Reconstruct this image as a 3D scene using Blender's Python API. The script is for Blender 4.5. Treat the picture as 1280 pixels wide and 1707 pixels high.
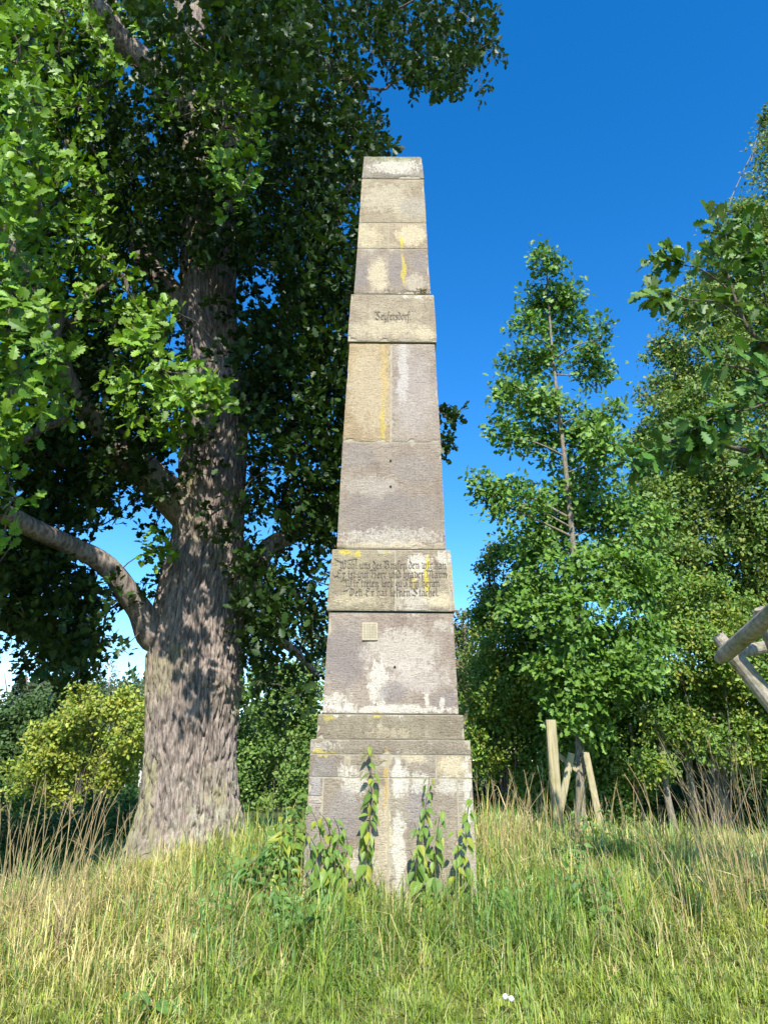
import bpy, bmesh, math, random
import numpy as np
from mathutils import Vector, Matrix, noise as mnoise

for o in list(bpy.data.objects): bpy.data.objects.remove(o, do_unlink=True)
SC = bpy.context.scene
COL = SC.collection
random.seed(7); RNG = np.random.default_rng(11)
R = math.radians

# ------------------------------------------------------------------ camera
FPX = 1184.0; W0, H0 = 1280.0, 1707.0
PITCH = math.atan(407 / FPX); ROLL = R(0.47); EYE = Vector((0, 0, 1.6))
CF = Vector((0, math.cos(PITCH), math.sin(PITCH)))
_u0 = Vector((0, -math.sin(PITCH), math.cos(PITCH))); _r0 = Vector((1, 0, 0))
CR = _r0 * math.cos(ROLL) + _u0 * math.sin(ROLL)
CU = _u0 * math.cos(ROLL) - _r0 * math.sin(ROLL)
cam = bpy.data.cameras.new('camera'); camo = bpy.data.objects.new('camera', cam); COL.objects.link(camo)
m3 = Matrix((CR, CU, -CF)).transposed()
camo.matrix_world = Matrix.Translation(EYE) @ m3.to_4x4()
cam.sensor_fit = 'VERTICAL'; cam.sensor_height = 34.6; cam.sensor_width = 25.95
cam.lens = 34.6 * FPX / H0; cam.clip_start = 0.05; cam.clip_end = 3000
SC.camera = camo
SC.cycles.max_bounces = 6; SC.cycles.diffuse_bounces = 3; SC.cycles.glossy_bounces = 2; SC.cycles.transmission_bounces = 4
SC.render.resolution_x = 767; SC.render.resolution_y = 1024

# ------------------------------------------------------------------ light
SUN_AZ = R(5); SUN_EL = R(45)          # to the right of straight behind the camera
SUND = Vector((math.sin(SUN_AZ) * math.cos(SUN_EL), -math.cos(SUN_AZ) * math.cos(SUN_EL), math.sin(SUN_EL)))
w = bpy.data.worlds.new('World'); SC.world = w; w.use_nodes = True
nt = w.node_tree
sky = nt.nodes.new('ShaderNodeTexSky'); sky.sky_type = 'NISHITA'; sky.sun_disc = False
sky.sun_elevation = SUN_EL; sky.sun_rotation = math.atan2(SUND.x, SUND.y)
sky.altitude = 1800; sky.air_density = 1.0; sky.dust_density = 0.0; sky.ozone_density = 1.0
bg = nt.nodes['Background']; bg.inputs[1].default_value = 0.15
hs = nt.nodes.new('ShaderNodeHueSaturation'); hs.inputs['Hue'].default_value = 0.503; hs.inputs['Saturation'].default_value = 1.42; hs.inputs['Value'].default_value = 1.2
nt.links.new(sky.outputs[0], hs.inputs['Color']); nt.links.new(hs.outputs[0], bg.inputs[0])
sl = bpy.data.lights.new('sun', 'SUN'); sl.energy = 5.0; sl.angle = R(0.53); sl.color = (1.0, 0.96, 0.88)
so = bpy.data.objects.new('sun', sl); COL.objects.link(so); so.location = (8, -20, 20)
so.rotation_euler = (-SUND).to_track_quat('-Z', 'Y').to_euler()
vs = SC.view_settings
vs.view_transform = 'Standard'; vs.look = 'None'; vs.gamma = 1; vs.use_curve_mapping = False; vs.exposure = 0.85

# ------------------------------------------------------------------ helpers
def ray(px, py):
    return (CF * FPX + CR * (px - W0 / 2) - CU * (py - H0 / 2)).normalized()
def at(px, py, Y):
    d = ray(px, py); return EYE + d * (Y / d.y)
def proj(p):
    v = Vector(p) - EYE; z = v.dot(CF)
    return W0 / 2 + FPX * v.dot(CR) / z, H0 / 2 - FPX * v.dot(CU) / z, z
def projn(P):
    v = P - np.array(EYE); z = v @ np.array(CF)
    z2 = np.where(np.abs(z) < 1e-3, 1e-3, z)
    return W0 / 2 + FPX * (v @ np.array(CR)) / z2, H0 / 2 - FPX * (v @ np.array(CU)) / z2, z
def pxm(p):                      # metres per photo pixel at p
    return (Vector(p) - EYE).dot(CF) / FPX
def gz(x, y):
    x = np.asarray(x, float); y = np.asarray(y, float)
    sy = np.where(y < 8, 3.6, 6.5)
    m = 0.78 * np.exp(-((x - 0.3) / 4.4) ** 2 - ((y - 8) / sy) ** 2)
    hol = -0.55 * np.exp(-((x + 5.0) / 1.7) ** 2 - ((y - 8.6) / 2.6) ** 2)
    far = -1.2 * (1 - np.exp(-np.maximum(y - 13, 0) / 30.0))
    bump = 0.03 * np.sin(x * 1.7 + 0.6 * y) * np.cos(y * 1.3 - x * .4) + 0.02 * np.sin(x * 4.1) * np.sin(y * 3.7)
    return m + hol + far + bump
def gpt(px, py):
    d = ray(px, py); t = 0.5
    while t < 200:
        p = EYE + d * t
        if p.z <= float(gz(p.x, p.y)): return Vector((p.x, p.y, float(gz(p.x, p.y))))
        t += 0.02 if t < 25 else .2
    return EYE + d * 60

def thing(name, label, cat, loc=(0, 0, 0), group=None):
    o = bpy.data.objects.new(name, None); COL.objects.link(o); o.location = loc
    o.empty_display_size = 0.2
    o['label'] = label; o['category'] = cat
    if group: o['group'] = group
    return o
def link(name, mesh, mat, parent=None, kind=None, label=None, cat=None, group=None):
    o = bpy.data.objects.new(name, mesh); COL.objects.link(o)
    if mat and not mesh.materials: mesh.materials.append(mat)
    if parent:
        o.parent = parent
        L = Vector((0, 0, 0)); q = parent
        while q: L += q.location; q = q.parent
        mesh.transform(Matrix.Translation(-L))
    if kind: o['kind'] = kind
    if label: o['label'] = label
    if cat: o['category'] = cat
    if group: o['group'] = group
    return o

def np_mesh(name, V, loops, starts, counts, colv=None, smooth=False):
    me = bpy.data.meshes.new(name)
    me.vertices.add(len(V)); me.vertices.foreach_set('co', np.ascontiguousarray(V, np.float32).ravel())
    me.loops.add(len(loops)); me.loops.foreach_set('vertex_index', np.ascontiguousarray(loops, np.int32))
    me.polygons.add(len(starts)); me.polygons.foreach_set('loop_start', np.ascontiguousarray(starts, np.int32))
    me.polygons.foreach_set('loop_total', np.ascontiguousarray(counts, np.int32))
    if smooth: me.polygons.foreach_set('use_smooth', np.ones(len(starts), bool))
    me.update(calc_edges=True)
    if colv is not None:
        a = me.attributes.new('Col', 'FLOAT_COLOR', 'POINT')
        c = np.ones((len(V), 4), np.float32); c[:, :3] = colv
        a.data.foreach_set('color', c.ravel())
    return me

class MB:
    def __init__(s): s.v = []; s.f = []; s.c = []
    def quad_grid(s, P, closed_u=False):     # P: (n,m,3)
        n, m, _ = P.shape; b = len(s.v); s.v.extend(map(tuple, P.reshape(-1, 3)))
        for i in range(n - 1):
            for j in range(m if closed_u else m - 1):
                k = (j + 1) % m
                s.f.append((b + i * m + j, b + i * m + k, b + (i + 1) * m + k, b + (i + 1) * m + j))
    def tube(s, pts, rad, n=6, cap=True, smooth=0):
        pts = [Vector(p) for p in pts]; rad = list(rad) if hasattr(rad, '__len__') else [rad] * len(pts)
        if smooth: pts, rad = crm(pts, rad, smooth)
        b = len(s.v); up = Vector((0.31, 0.2, 0.93)); N = len(pts)
        for i, p in enumerate(pts):
            t = (pts[min(i + 1, N - 1)] - pts[max(i - 1, 0)])
            t = t.normalized() if t.length > 1e-9 else Vector((0, 0, 1))
            a = t.cross(up)
            if a.length < 1e-3: a = t.cross(Vector((1, 0, 0)))
            a.normalize(); c = t.cross(a)
            for j in range(n):
                th = 2 * math.pi * j / n
                s.v.append(tuple(p + (a * math.cos(th) + c * math.sin(th)) * rad[i]))
        for i in range(N - 1):
            for j in range(n):
                k = (j + 1) % n
                s.f.append((b + i * n + j, b + i * n + k, b + (i + 1) * n + k, b + (i + 1) * n + j))
        if cap:
            s.f.append(tuple(b + j for j in range(n))[::-1]); s.f.append(tuple(b + (N - 1) * n + j for j in range(n)))
    def poly(s, P):
        b = len(s.v); s.v.extend(tuple(p) for p in P); s.f.append(tuple(range(b, b + len(P))))
    def box(s, a, b):
        x0, y0, z0 = a; x1, y1, z1 = b; k = len(s.v)
        s.v += [(x0, y0, z0), (x1, y0, z0), (x1, y1, z0), (x0, y1, z0), (x0, y0, z1), (x1, y0, z1), (x1, y1, z1), (x0, y1, z1)]
        s.f += [tuple(k + i for i in f) for f in ((3, 2, 1, 0), (4, 5, 6, 7), (0, 1, 5, 4), (1, 2, 6, 5), (2, 3, 7, 6), (3, 0, 4, 7))]
    def mesh(s, name, smooth=False):
        me = bpy.data.meshes.new(name); me.from_pydata(s.v, [], s.f)
        if smooth: me.polygons.foreach_set('use_smooth', [True] * len(me.polygons))
        me.update(); return me
def crm(pts, rad, k):
    P = []; Q = []; n = len(pts)
    for i in range(n - 1):
        p0, p1, p2, p3 = pts[max(i - 1, 0)], pts[i], pts[i + 1], pts[min(i + 2, n - 1)]
        for j in range(k):
            t = j / k
            P.append(0.5 * ((2 * p1) + (p2 - p0) * t + (2 * p0 - 5 * p1 + 4 * p2 - p3) * t * t + (3 * p1 - p0 - 3 * p2 + p3) * t ** 3))
            Q.append(rad[i] * (1 - t) + rad[i + 1] * t)
    P.append(pts[-1]); Q.append(rad[-1]); return P, Q

def nrm(a): return a / np.maximum(np.linalg.norm(a, axis=-1, keepdims=True), 1e-9)

# ---- leaf templates: (along, side, up)
def template(half, fold=0.18, droop=0.15, stalk=0.0):
    n = len(half); V = [(0, 0, 0)]
    for t, wd in half: V.append((t, wd, fold * wd - droop * t * t))
    V.append((1, 0, -droop))
    for t, wd in half: V.append((t, -wd, fold * wd - droop * t * t))
    V.append((0.5, 0, -droop * .25))
    mid = len(V) - 1; tip = n + 1
    f1 = [0, mid, tip] + [n - i for i in range(n)]
    f2 = [0] + [n + 2 + i for i in range(n)] + [tip, mid]
    return np.array(V, float), [f1, f2]
OAK_NEAR = template([(.10, .05), (.2, .09), (.3, .22), (.37, .12), (.5, .31), (.57, .17), (.72, .34), (.78, .2), (.93, .2)])
OAK_FAR = template([(.18, .08), (.32, .24), (.42, .13), (.62, .36), (.72, .2), (.92, .2)])
OVATE = template([(.06, .09), (.18, .2), (.36, .25), (.58, .2), (.8, .1)], fold=0.35, droop=0.22)
LANCE = template([(.15, .07), (.4, .11), (.7, .08)], fold=0.3, droop=0.3)
RHOMB = (np.array([(0, 0, 0), (.5, .33, .06), (1, 0, -.1), (.5, -.33, .06)], float), [[0, 2, 1], [0, 3, 2]])
OVAL6 = (np.array([(0, 0, 0), (.35, .3, .08), (.75, .24, .03), (1, 0, -.1), (.75, -.24, .03), (.35, -.3, .08)], float), [[0, 3, 2, 1], [0, 5, 4, 3]])

def leaf_arrays(tpl, P, axis, nor, size, colr):
    V, F = tpl; k = len(V); N = len(P)
    ax = nrm(axis); si = nrm(np.cross(nor, ax)); up = np.cross(ax, si)
    X = P[:, None, :] + size[:, None, None] * (V[None, :, 0:1] * ax[:, None] + V[None, :, 1:2] * si[:, None] + V[None, :, 2:3] * up[:, None])
    return X.reshape(-1, 3), np.repeat(colr, k, axis=0)
def leaf_mesh(name, tpl, P, axis, nor, size, colr):
    V, F = tpl; k = len(V); N = len(P)
    X, C = leaf_arrays(tpl, P, axis, nor, size, colr)
    lp = np.concatenate([np.array(f) for f in F]); cnt = np.array([len(f) for f in F])
    loops = (lp[None] + (np.arange(N) * k)[:, None]).ravel()
    counts = np.tile(cnt, N); starts = np.concatenate([[0], np.cumsum(counts)[:-1]])
    return np_mesh(name, X, loops, starts, counts, C)
def merge_leaf(name, parts):
    Vs = []; Cs = []; Ls = []; Ns = []; off = 0
    for tpl, P, axis, nor, size, colr in parts:
        if len(P) == 0: continue
        V, F = tpl; k = len(V); N = len(P)
        X, C = leaf_arrays(tpl, P, axis, nor, size, colr)
        lp = np.concatenate([np.array(f) for f in F]); cnt = np.array([len(f) for f in F])
        Ls.append((lp[None] + (np.arange(N) * k)[:, None]).ravel() + off); Ns.append(np.tile(cnt, N))
        Vs.append(X); Cs.append(C); off += len(X)
    counts = np.concatenate(Ns); starts = np.concatenate([[0], np.cumsum(counts)[:-1]])
    return np_mesh(name, np.concatenate(Vs), np.concatenate(Ls), starts, counts, np.concatenate(Cs))

# ------------------------------------------------------------------ materials
class NT:
    def __init__(s, name):
        s.m = bpy.data.materials.new(name); s.m.use_nodes = True; s.t = s.m.node_tree
        s.b = s.t.nodes['Principled BSDF']; s.out = s.t.nodes['Material Output']
    def n(s, typ, **kw):
        nd = s.t.nodes.new(typ)
        for k, v in kw.items(): setattr(nd, k, v)
        return nd
    def set(s, sock, v):
        if isinstance(v, bpy.types.NodeSocket): s.t.links.new(v, sock)
        else: sock.default_value = v
    def noise(s, vec, scale, detail=4, rough=.55, dist=0, out=0):
        nd = s.n('ShaderNodeTexNoise'); s.set(nd.inputs['Vector'], vec); nd.inputs['Scale'].default_value = scale
        nd.inputs['Detail'].default_value = detail; nd.inputs['Roughness'].default_value = rough; nd.inputs['Distortion'].default_value = dist
        return nd.outputs[out]
    def math(s, op, a, b=0.0, c=None, clamp=False):
        nd = s.n('ShaderNodeMath', operation=op, use_clamp=clamp); s.set(nd.inputs[0], a); s.set(nd.inputs[1], b)
        if c is not None: s.set(nd.inputs[2], c)
        return nd.outputs[0]
    def ramp(s, f, a, b, lo=0.0, hi=1.0):
        nd = s.n('ShaderNodeMapRange', interpolation_type='SMOOTHSTEP'); s.set(nd.inputs[0], f)
        for i, v in enumerate((a, b, lo, hi)): nd.inputs[i + 1].default_value = v
        return nd.outputs[0]
    def mix(s, f, a, b, mode='MIX'):
        nd = s.n('ShaderNodeMix', data_type='RGBA', blend_type=mode)
        s.set(nd.inputs[0], f)
        for i, v in ((6, a), (7, b)):
            if isinstance(v, (tuple, list)): v = tuple(v) + ((1,) if len(v) == 3 else ())
            s.set(nd.inputs[i], v)
        return nd.outputs[2]
    def vmul(s, vec, v):
        nd = s.n('ShaderNodeVectorMath', operation='MULTIPLY'); s.set(nd.inputs[0], vec); nd.inputs[1].default_value = v; return nd.outputs[0]
    def bump(s, h, strength, dist):
        nd = s.n('ShaderNodeBump'); s.set(nd.inputs['Height'], h); nd.inputs['Strength'].default_value = strength; nd.inputs['Distance'].default_value = dist
        s.t.links.new(nd.outputs[0], s.b.inputs['Normal']); return nd
    def pos(s): return s.n('ShaderNodeNewGeometry').outputs['Position']

def leaf_mat(name, rough=.45, trans=.3, spec=.5, tcol=(1.25, 1.3, .5)):
    k = NT(name)
    a = k.n('ShaderNodeAttribute', attribute_name='Col')
    no = k.noise(k.pos(), 9, 2)
    c = k.mix(k.ramp(no, .3, .7), a.outputs[0], k.mix(1.0, a.outputs[0], (.72, .8, .7), 'MULTIPLY'))
    k.set(k.b.inputs['Base Color'], c); k.b.inputs['Roughness'].default_value = rough
    k.b.inputs['Specular IOR Level'].default_value = spec
    tr = k.n('ShaderNodeBsdfTranslucent'); k.set(tr.inputs[0], k.mix(1.0, c, tcol, 'MULTIPLY'))
    mx = k.n('ShaderNodeMixShader'); mx.inputs[0].default_value = trans
    k.t.links.new(k.b.outputs[0], mx.inputs[1]); k.t.links.new(tr.outputs[0], mx.inputs[2])
    k.t.links.new(mx.outputs[0], k.out.inputs[0]); return k.m
M_OAKLEAF = leaf_mat('oak_leaf', .48, .2, .32)
M_LEAF = leaf_mat('shrub_leaf', .5, .28, .3)
M_GRASS = leaf_mat('grass_blade', .5, .3, .35, (1.1, 1.1, .6))
M_NETTLE = leaf_mat('nettle_leaf', .5, .35, .4)
M_STRAW = leaf_mat('straw', .65, .2, .3, (1, 1, .8))

def bark_mat(name, a, b, sc=1.0, moss=None, zs=.22, lichen=False):
    k = NT(name); p = k.pos(); v = k.vmul(p, (1, 1, zs))
    n1 = k.noise(v, 26 * sc, 6, .65); n2 = k.noise(p, 1.3, 4); n3 = k.noise(v, 70 * sc, 4, .7)
    c = k.mix(k.ramp(n1, .34, .62), a, b)
    c = k.mix(k.ramp(n3, .3, .7), c, k.mix(1., c, (1.25, 1.2, 1.15), 'MULTIPLY'))
    if moss:
        f = k.math('MULTIPLY', k.ramp(n2, .5, .68), k.ramp(n1, .35, .6)); c = k.mix(f, c, moss)
    if lichen:
        sz_ = k.n('ShaderNodeSeparateXYZ'); k.set(sz_.inputs[0], p)
        f = k.math('MULTIPLY', k.ramp(k.math('ADD', sz_.outputs[2], k.math('MULTIPLY', n2, 2.6)), 3.1, 1.9), k.ramp(k.noise(p, 11, 7, .8), .47, .58))
        f = k.math('MULTIPLY', f, k.ramp(k.math('ADD', sz_.outputs[0], k.math('MULTIPLY', n2, .8)), -2.1, -1.5))
        c = k.mix(k.math('MULTIPLY', f, .8), c, (.44, .44, .30))
    k.set(k.b.inputs['Base Color'], c); k.b.inputs['Roughness'].default_value = .9; k.b.inputs['Specular IOR Level'].default_value = .15
    k.bump(k.math('ADD', n1, k.math('MULTIPLY', n3, .5)), .9, .025); return k.m
M_BARK = bark_mat('oak_bark', (.10, .08, .07), (.30, .25, .215), 1.0, (.28, .26, .12), lichen=True)
M_TWIG = bark_mat('twig_bark', (.06, .05, .04), (.17, .14, .11), 2)
M_GREYBARK = bark_mat('grey_bark', (.10, .09, .07), (.26, .23, .18), 1.5, (.2, .2, .1))
M_BIRCH = bark_mat('birch_bark', (.35, .33, .3), (.62, .6, .55), 1, None, 2.)

def wood_mat(name, a, b, axis=(1, 1, .06)):
    k = NT(name); p = k.n('ShaderNodeTexCoord').outputs['Object']
    n1 = k.noise(k.vmul(p, axis), 45, 5, .6); n2 = k.noise(p, 4, 4)
    c = k.mix(k.ramp(n1, .3, .7), a, b); c = k.mix(k.ramp(n2, .5, .75), c, k.mix(1., c, (.7, .75, .55), 'MULTIPLY'))
    k.set(k.b.inputs['Base Color'], c); k.b.inputs['Roughness'].default_value = .8; k.b.inputs['Specular IOR Level'].default_value = .2
    k.bump(n1, .5, .006); return k.m
M_STAKE = wood_mat('stake_wood', (.28, .235, .13), (.43, .37, .22))
M_LOG = wood_mat('log_wood', (.19, .165, .12), (.38, .33, .27), (.5, .5, .5))

def ground_mat():
    k = NT('turf_soil'); p = k.pos(); n1 = k.noise(p, 2.2, 5); n2 = k.noise(p, 40, 4, .7)
    c = k.mix(k.ramp(n1, .35, .65), (.12, .15, .04), (.21, .19, .07)); c = k.mix(k.ramp(n2, .4, .7), c, (.07, .085, .025))
    k.set(k.b.inputs['Base Color'], c); k.b.inputs['Roughness'].default_value = 1; k.b.inputs['Specular IOR Level'].default_value = .1
    k.bump(n2, .8, .05); return k.m
M_GROUND = ground_mat()
def plain(name, col, rough=.8, nscale=8, var=.75, bump=0.0):
    k = NT(name); p = k.pos(); n = k.noise(p, nscale, 4)
    k.set(k.b.inputs['Base Color'], k.mix(k.ramp(n, .3, .7), col, tuple(c * var for c in col)))
    k.b.inputs['Roughness'].default_value = rough; k.b.inputs['Specular IOR Level'].default_value = .25
    if bump: k.bump(n, .6, bump)
    return k.m

# ------------------------------------------------------------------ ground
def build_ground():
    xs = np.unique(np.concatenate([np.linspace(-14, 14, 141), -14 * 1.12 ** np.arange(1, 32), 14 * 1.12 ** np.arange(1, 32)]))
    ys = np.unique(np.concatenate([np.linspace(-4, 22, 131), -4 * 1.2 ** np.arange(1, 20), 22 * 1.11 ** np.arange(1, 32)]))
    X, Y = np.meshgrid(xs, ys); Z = gz(X, Y)
    mb = MB(); mb.quad_grid(np.stack([X, Y, Z], -1))
    o = link('ground', mb.mesh('ground', True), M_GROUND, kind='structure')
    o['label'] = 'grassy mound rising to the obelisk and falling away behind'
build_ground()

# ------------------------------------------------------------------ obelisk
OBX = at(651, 1240, 6.0).x; YC = 6.0 + 134.5 * pxm(at(651, 1240, 6.0))
def lev(py, xl, xr):
    """half width and height of the square section whose front edge shows at this pixel row"""
    hw = (xr - xl) / 2; wd = .5
    for _ in range(30):
        p = at((xl + xr) / 2, py, YC - wd); wd = hw * pxm(p)
    return wd, p.z
def face(px, py, prof, off=0.0):
    """pixel -> point on the front face between two (half width, z) levels"""
    (w0, z0), (w1, z1) = prof; t = .5
    for _ in range(20):
        wd = w0 + (w1 - w0) * t; p = at(px, py, YC - wd - off); t = (p.z - z0) / (z1 - z0)
    return p
L = {}
for k_, a_ in dict(cap1=(260, 607, 704), cap0=(297, 603, 707), a1=(298, 603, 707), a0=(414, 594, 712), b0=(489.5, 587, 716),
                   n1=(490.5, 583, 722), n0=(569, 576, 726), s1=(572, 579, 722), s_m=(737, 569.5, 734), s0=(914.5, 559, 742),
                   i1=(916, 551, 749), i0=(1018, 541, 757), t1=(1021, 547, 755), t0=(1190, 536, 764), p1=(1191, 528, 772),
                   p0=(1232.5, 526, 775), q1=(1233, 517, 785), q_m=(1258, 516, 786)).items(): L[k_] = lev(*a_)
zb = float(gz(OBX, 6.0)) - 0.35
L['q0'] = (L['q_m'][0] + 0.02, zb)

def stain_mat():
    k = NT('sandstone'); p = k.pos()
    oc = k.n('ShaderNodeObjectInfo').outputs['Color']
    warp = k.noise(p, 7, 5, .65, 0, 1)
    n_big = k.noise(p, 2.6, 6, .62); n_mid = k.noise(p, 9, 6, .68); n_fine = k.noise(p, 60, 5, .75)
    n_hor = k.noise(k.vmul(p, (1, 1, 7)), 16, 5, .7); n_ver = k.noise(k.vmul(p, (9, 9, .8)), 3, 4, .6)
    grit = k.noise(p, 190, 3, .6)
    c = k.mix(k.ramp(n_big, .38, .62), k.mix(1., oc, (.80, .77, .78), 'MULTIPLY'), oc)
    c = k.mix(k.math('MULTIPLY', k.ramp(n_hor, .48, .66), .75), c, k.mix(1., c, (.62, .60, .58), 'MULTIPLY'))
    c = k.mix(k.math('MULTIPLY', k.ramp(n_ver, .5, .72), .5), c, k.mix(1., c, (.74, .71, .70), 'MULTIPLY'))
    c = k.mix(k.math('MULTIPLY', k.ramp(n_mid, .56, .7), .45), c, (.50, .44, .34))
    sx = k.n('ShaderNodeSeparateXYZ'); k.set(sx.inputs[0], p)
    wx = k.n('ShaderNodeSeparateColor'); k.set(wx.inputs[0], warp)
    X = k.math('ADD', sx.outputs[0], k.math('MULTIPLY', k.math('SUBTRACT', wx.outputs[0], .5), .12))
    Z = k.math('ADD', sx.outputs[2], k.math('MULTIPLY', k.math('SUBTRACT', wx.outputs[1], .5), .16))
    rough = k.math('ADD', k.math('MULTIPLY', k.math('SUBTRACT', k.noise(p, 13, 8, .78), .5), 3.4), k.math('MULTIPLY', k.math('SUBTRACT', k.noise(k.vmul(p, (1, 1, .45)), 45, 5, .8), .5), 2.6))
    def stain(c, prof, px, py, rx, ry, col, amt=1.0, edge=1.0, hard=.3):
        q = face(px, py, prof); s = pxm(q)
        dx = k.math('DIVIDE', k.math('SUBTRACT', X, q.x), rx * s); dz = k.math('DIVIDE', k.math('SUBTRACT', Z, q.z), ry * s * 1.05)
        d = k.math('ADD', k.math('MULTIPLY', dx, dx), k.math('MULTIPLY', dz, dz))
        d = k.math('ADD', d, k.math('MULTIPLY', rough, edge))
        f = k.math('MULTIPLY', k.ramp(d, 1 - hard * 2.2, 1 + hard, 1, 0), amt * .88)
        return k.mix(f, c, col)
    A = (L['a1'], L['a0']); B = (L['a0'], L['b0']); CP = (L['cap1'], L['cap0']); N = (L['n1'], L['n0'])
    S = (L['s1'], L['s0']); I = (L['i1'], L['i0']); T = (L['t1'], L['t0']); P = (L['p1'], L['p0']); Q = (L['q_m'], L['q0'])
    pale = (.60, .52, .38); cream = (.62, .52, .34); white = (.68, .62, .51); lil = (.25, .215, .195); yel = (.58, .45, .05); och = (.52, .36, .12); moss = (.22, .24, .10)
    for a in ((CP, 660, 276, 42, 17, white, .75, 1.6), (CP, 655, 264, 50, 7, moss, .6, 1.5),
              (A, 640, 330, 45, 30, pale, .5, 1.4), (A, 615, 395, 25, 25, cream, .5, 1), (A, 685, 393, 26, 20, cream, .75, .7, .15), (A, 690, 345, 24, 24, (.36, .32, .26), .7, .8),
              (B, 603, 455, 15, 30, lil, .8, .8), (B, 632, 460, 19, 36, cream, .75, 1.1), (B, 660, 448, 16, 34, lil, .8, 1), (B, 700, 440, 14, 22, lil, .6, 1), (B, 690, 470, 18, 20, pale, .5, 1.3),
              (A, 669, 405, 3.2, 14, yel, .85, .4), (B, 673, 450, 3.4, 36, yel, .75, .5),
              (N, 640, 548, 55, 18, cream, .55, 1.4), (N, 705, 555, 22, 14, cream, .6, 1), (N, 690, 492, 26, 7, white, .6, 1.6),
              (S, 618, 650, 36, 85, (.50, .405, .27), .7, .9), (S, 640, 625, 6, 60, och, .6, 1), (S, 638, 700, 4, 38, yel, .6, .8), (S, 690, 655, 34, 80, (.42, .36, .32), .6, .6), (S, 672, 620, 10, 60, (.58, .53, .48), .6, .8),
              (S, 645, 860, 95, 40, lil, .55, .9), (S, 650, 895, 80, 14, white, .45, 2.6), (S, 650, 911, 100, 6, cream, .6, .6), (S, 600, 760, 30, 22, (.27, .235, .20), .7, .9), (S, 690, 780, 40, 24, (.29, .25, .22), .6, 1.2), (S, 620, 810, 50, 18, (.45, .40, .34), .5, 1.5), (S, 660, 835, 70, 12, (.25, .215, .19), .6, 1.2),
              (I, 700, 943, 24, 18, white, .8, 1.4), (I, 738, 930, 14, 14, white, .7, 1.3), (I, 690, 1000, 26, 22, white, .5, 1.8), (I, 735, 1000, 24, 14, cream, .8, .9), (I, 600, 1000, 50, 10, cream, .4, 1.5),
              (I, 713, 958, 3.6, 36, yel, .95, .5), (I, 691, 968, 3.2, 16, yel, .6, .8), (I, 576, 921, 13, 5, yel, .9, 1.2), (I, 597, 924, 6, 5, yel, .8, 1), (I, 645, 919, 8, 4, yel, .5, 1),
              (T, 575, 1090, 38, 60, lil, .75, .7), (T, 665, 1085, 62, 40, (.54, .47, .39), .8, 1.1), (T, 632, 1140, 17, 45, white, .85, 1.6), (T, 690, 1130, 60, 26, (.52, .45, .38), .7, 1.4), (T, 655, 1155, 26, 16, lil, .8, .9), (T, 740, 1165, 24, 16, lil, .7, .9),
              (T, 650, 1184, 118, 8, white, .8, 1.4), (T, 560, 1172, 25, 14, white, .7, 2.2), (T, 710, 1165, 4, 14, white, .8, .6), (T, 735, 1172, 5, 10, white, .7, 1.2), (T, 745, 1045, 22, 10, white, .4, 2.6),
              (P, 632, 1193, 10, 4, yel, .8, 1), (P, 550, 1194, 10, 4, yel, .5, 1), (P, 650, 1222, 40, 8, cream, .4, 2.2), (P, 535, 1245, 30, 10, white, .4, 2.4),
              (Q, 540, 1254, 30, 4, yel, .7, 1.2), (Q, 645, 1330, 6, 75, och, .85, .9), (Q, 647, 1400, 4.5, 80, cream, .85, .5), (Q, 633, 1400, 14, 80, (.52, .43, .30), .8, 1), (Q, 662, 1295, 9, 34, white, .9, .9), (Q, 664, 1420, 14, 60, white, .85, 1.1), (Q, 672, 1300, 12, 22, white, .7, 1.4),
              (Q, 690, 1265, 22, 8, cream, .8, .8), (Q, 700, 1350, 24, 40, (.29, .25, .235), .8, .7), (Q, 755, 1278, 26, 18, cream, .8, .9), (Q, 778, 1320, 8, 60, white, .75, 1.2), (Q, 745, 1310, 20, 12, white, .6, 1.4),
              (Q, 590, 1310, 22, 24, white, .7, 1.9), (Q, 572, 1285, 10, 12, white, .7, 1.6), (Q, 575, 1360, 34, 44, (.29, .25, .225), .75, .7), (Q, 525, 1310, 8, 30, (.40, .36, .34), .7, 1), (Q, 600, 1440, 24, 20, white, .6, 1.4), (Q, 700, 1305, 20, 16, white, .7, 1.8), (Q, 540, 1277, 22, 16, (.28, .25, .22), .7, .7)):
        c = stain(c, *a)
    c = k.mix(k.math('MULTIPLY', k.ramp(n_fine, .5, .7), .8), c, k.mix(1., c, (.52, .49, .46), 'MULTIPLY'))
    c = k.mix(k.math('MULTIPLY', k.ramp(n_fine, .46, .32), .6), c, k.mix(1., c, (1.32, 1.3, 1.24), 'MULTIPLY'))
    sp = k.noise(p, 34, 5, .8)
    c = k.mix(k.math('MULTIPLY', k.ramp(sp, .66, .71), .6), c, white)
    c = k.mix(k.math('MULTIPLY', k.ramp(k.noise(k.vmul(p, (1, 1, 2.5)), 27, 5, .8), .67, .73), .8), c, (.09, .075, .06))
    k.set(k.b.inputs['Base Color'], c); k.b.inputs['Roughness'].default_value = .92; k.b.inputs['Specular IOR Level'].default_value = .15
    h = k.math('ADD', k.math('MULTIPLY', n_hor, .6), k.math('ADD', n_fine, k.math('MULTIPLY', grit, .5)))
    h = k.math('ADD', h, k.math('MULTIPLY', n_mid, 1.2))
    k.bump(h, .7, .024); return k.m
M_STONE = stain_mat()
k_ = NT('lime_mortar'); n_ = k_.noise(k_.pos(), 30, 4)
k_.set(k_.b.inputs['Base Color'], k_.mix(n_, (.42, .37, .27), (.2, .17, .12))); k_.b.inputs['Roughness'].default_value = 1
M_MORTAR = k_.m
M_CUT = plain('carved_letter', (.14, .118, .09), .95, 60, .6)

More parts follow.
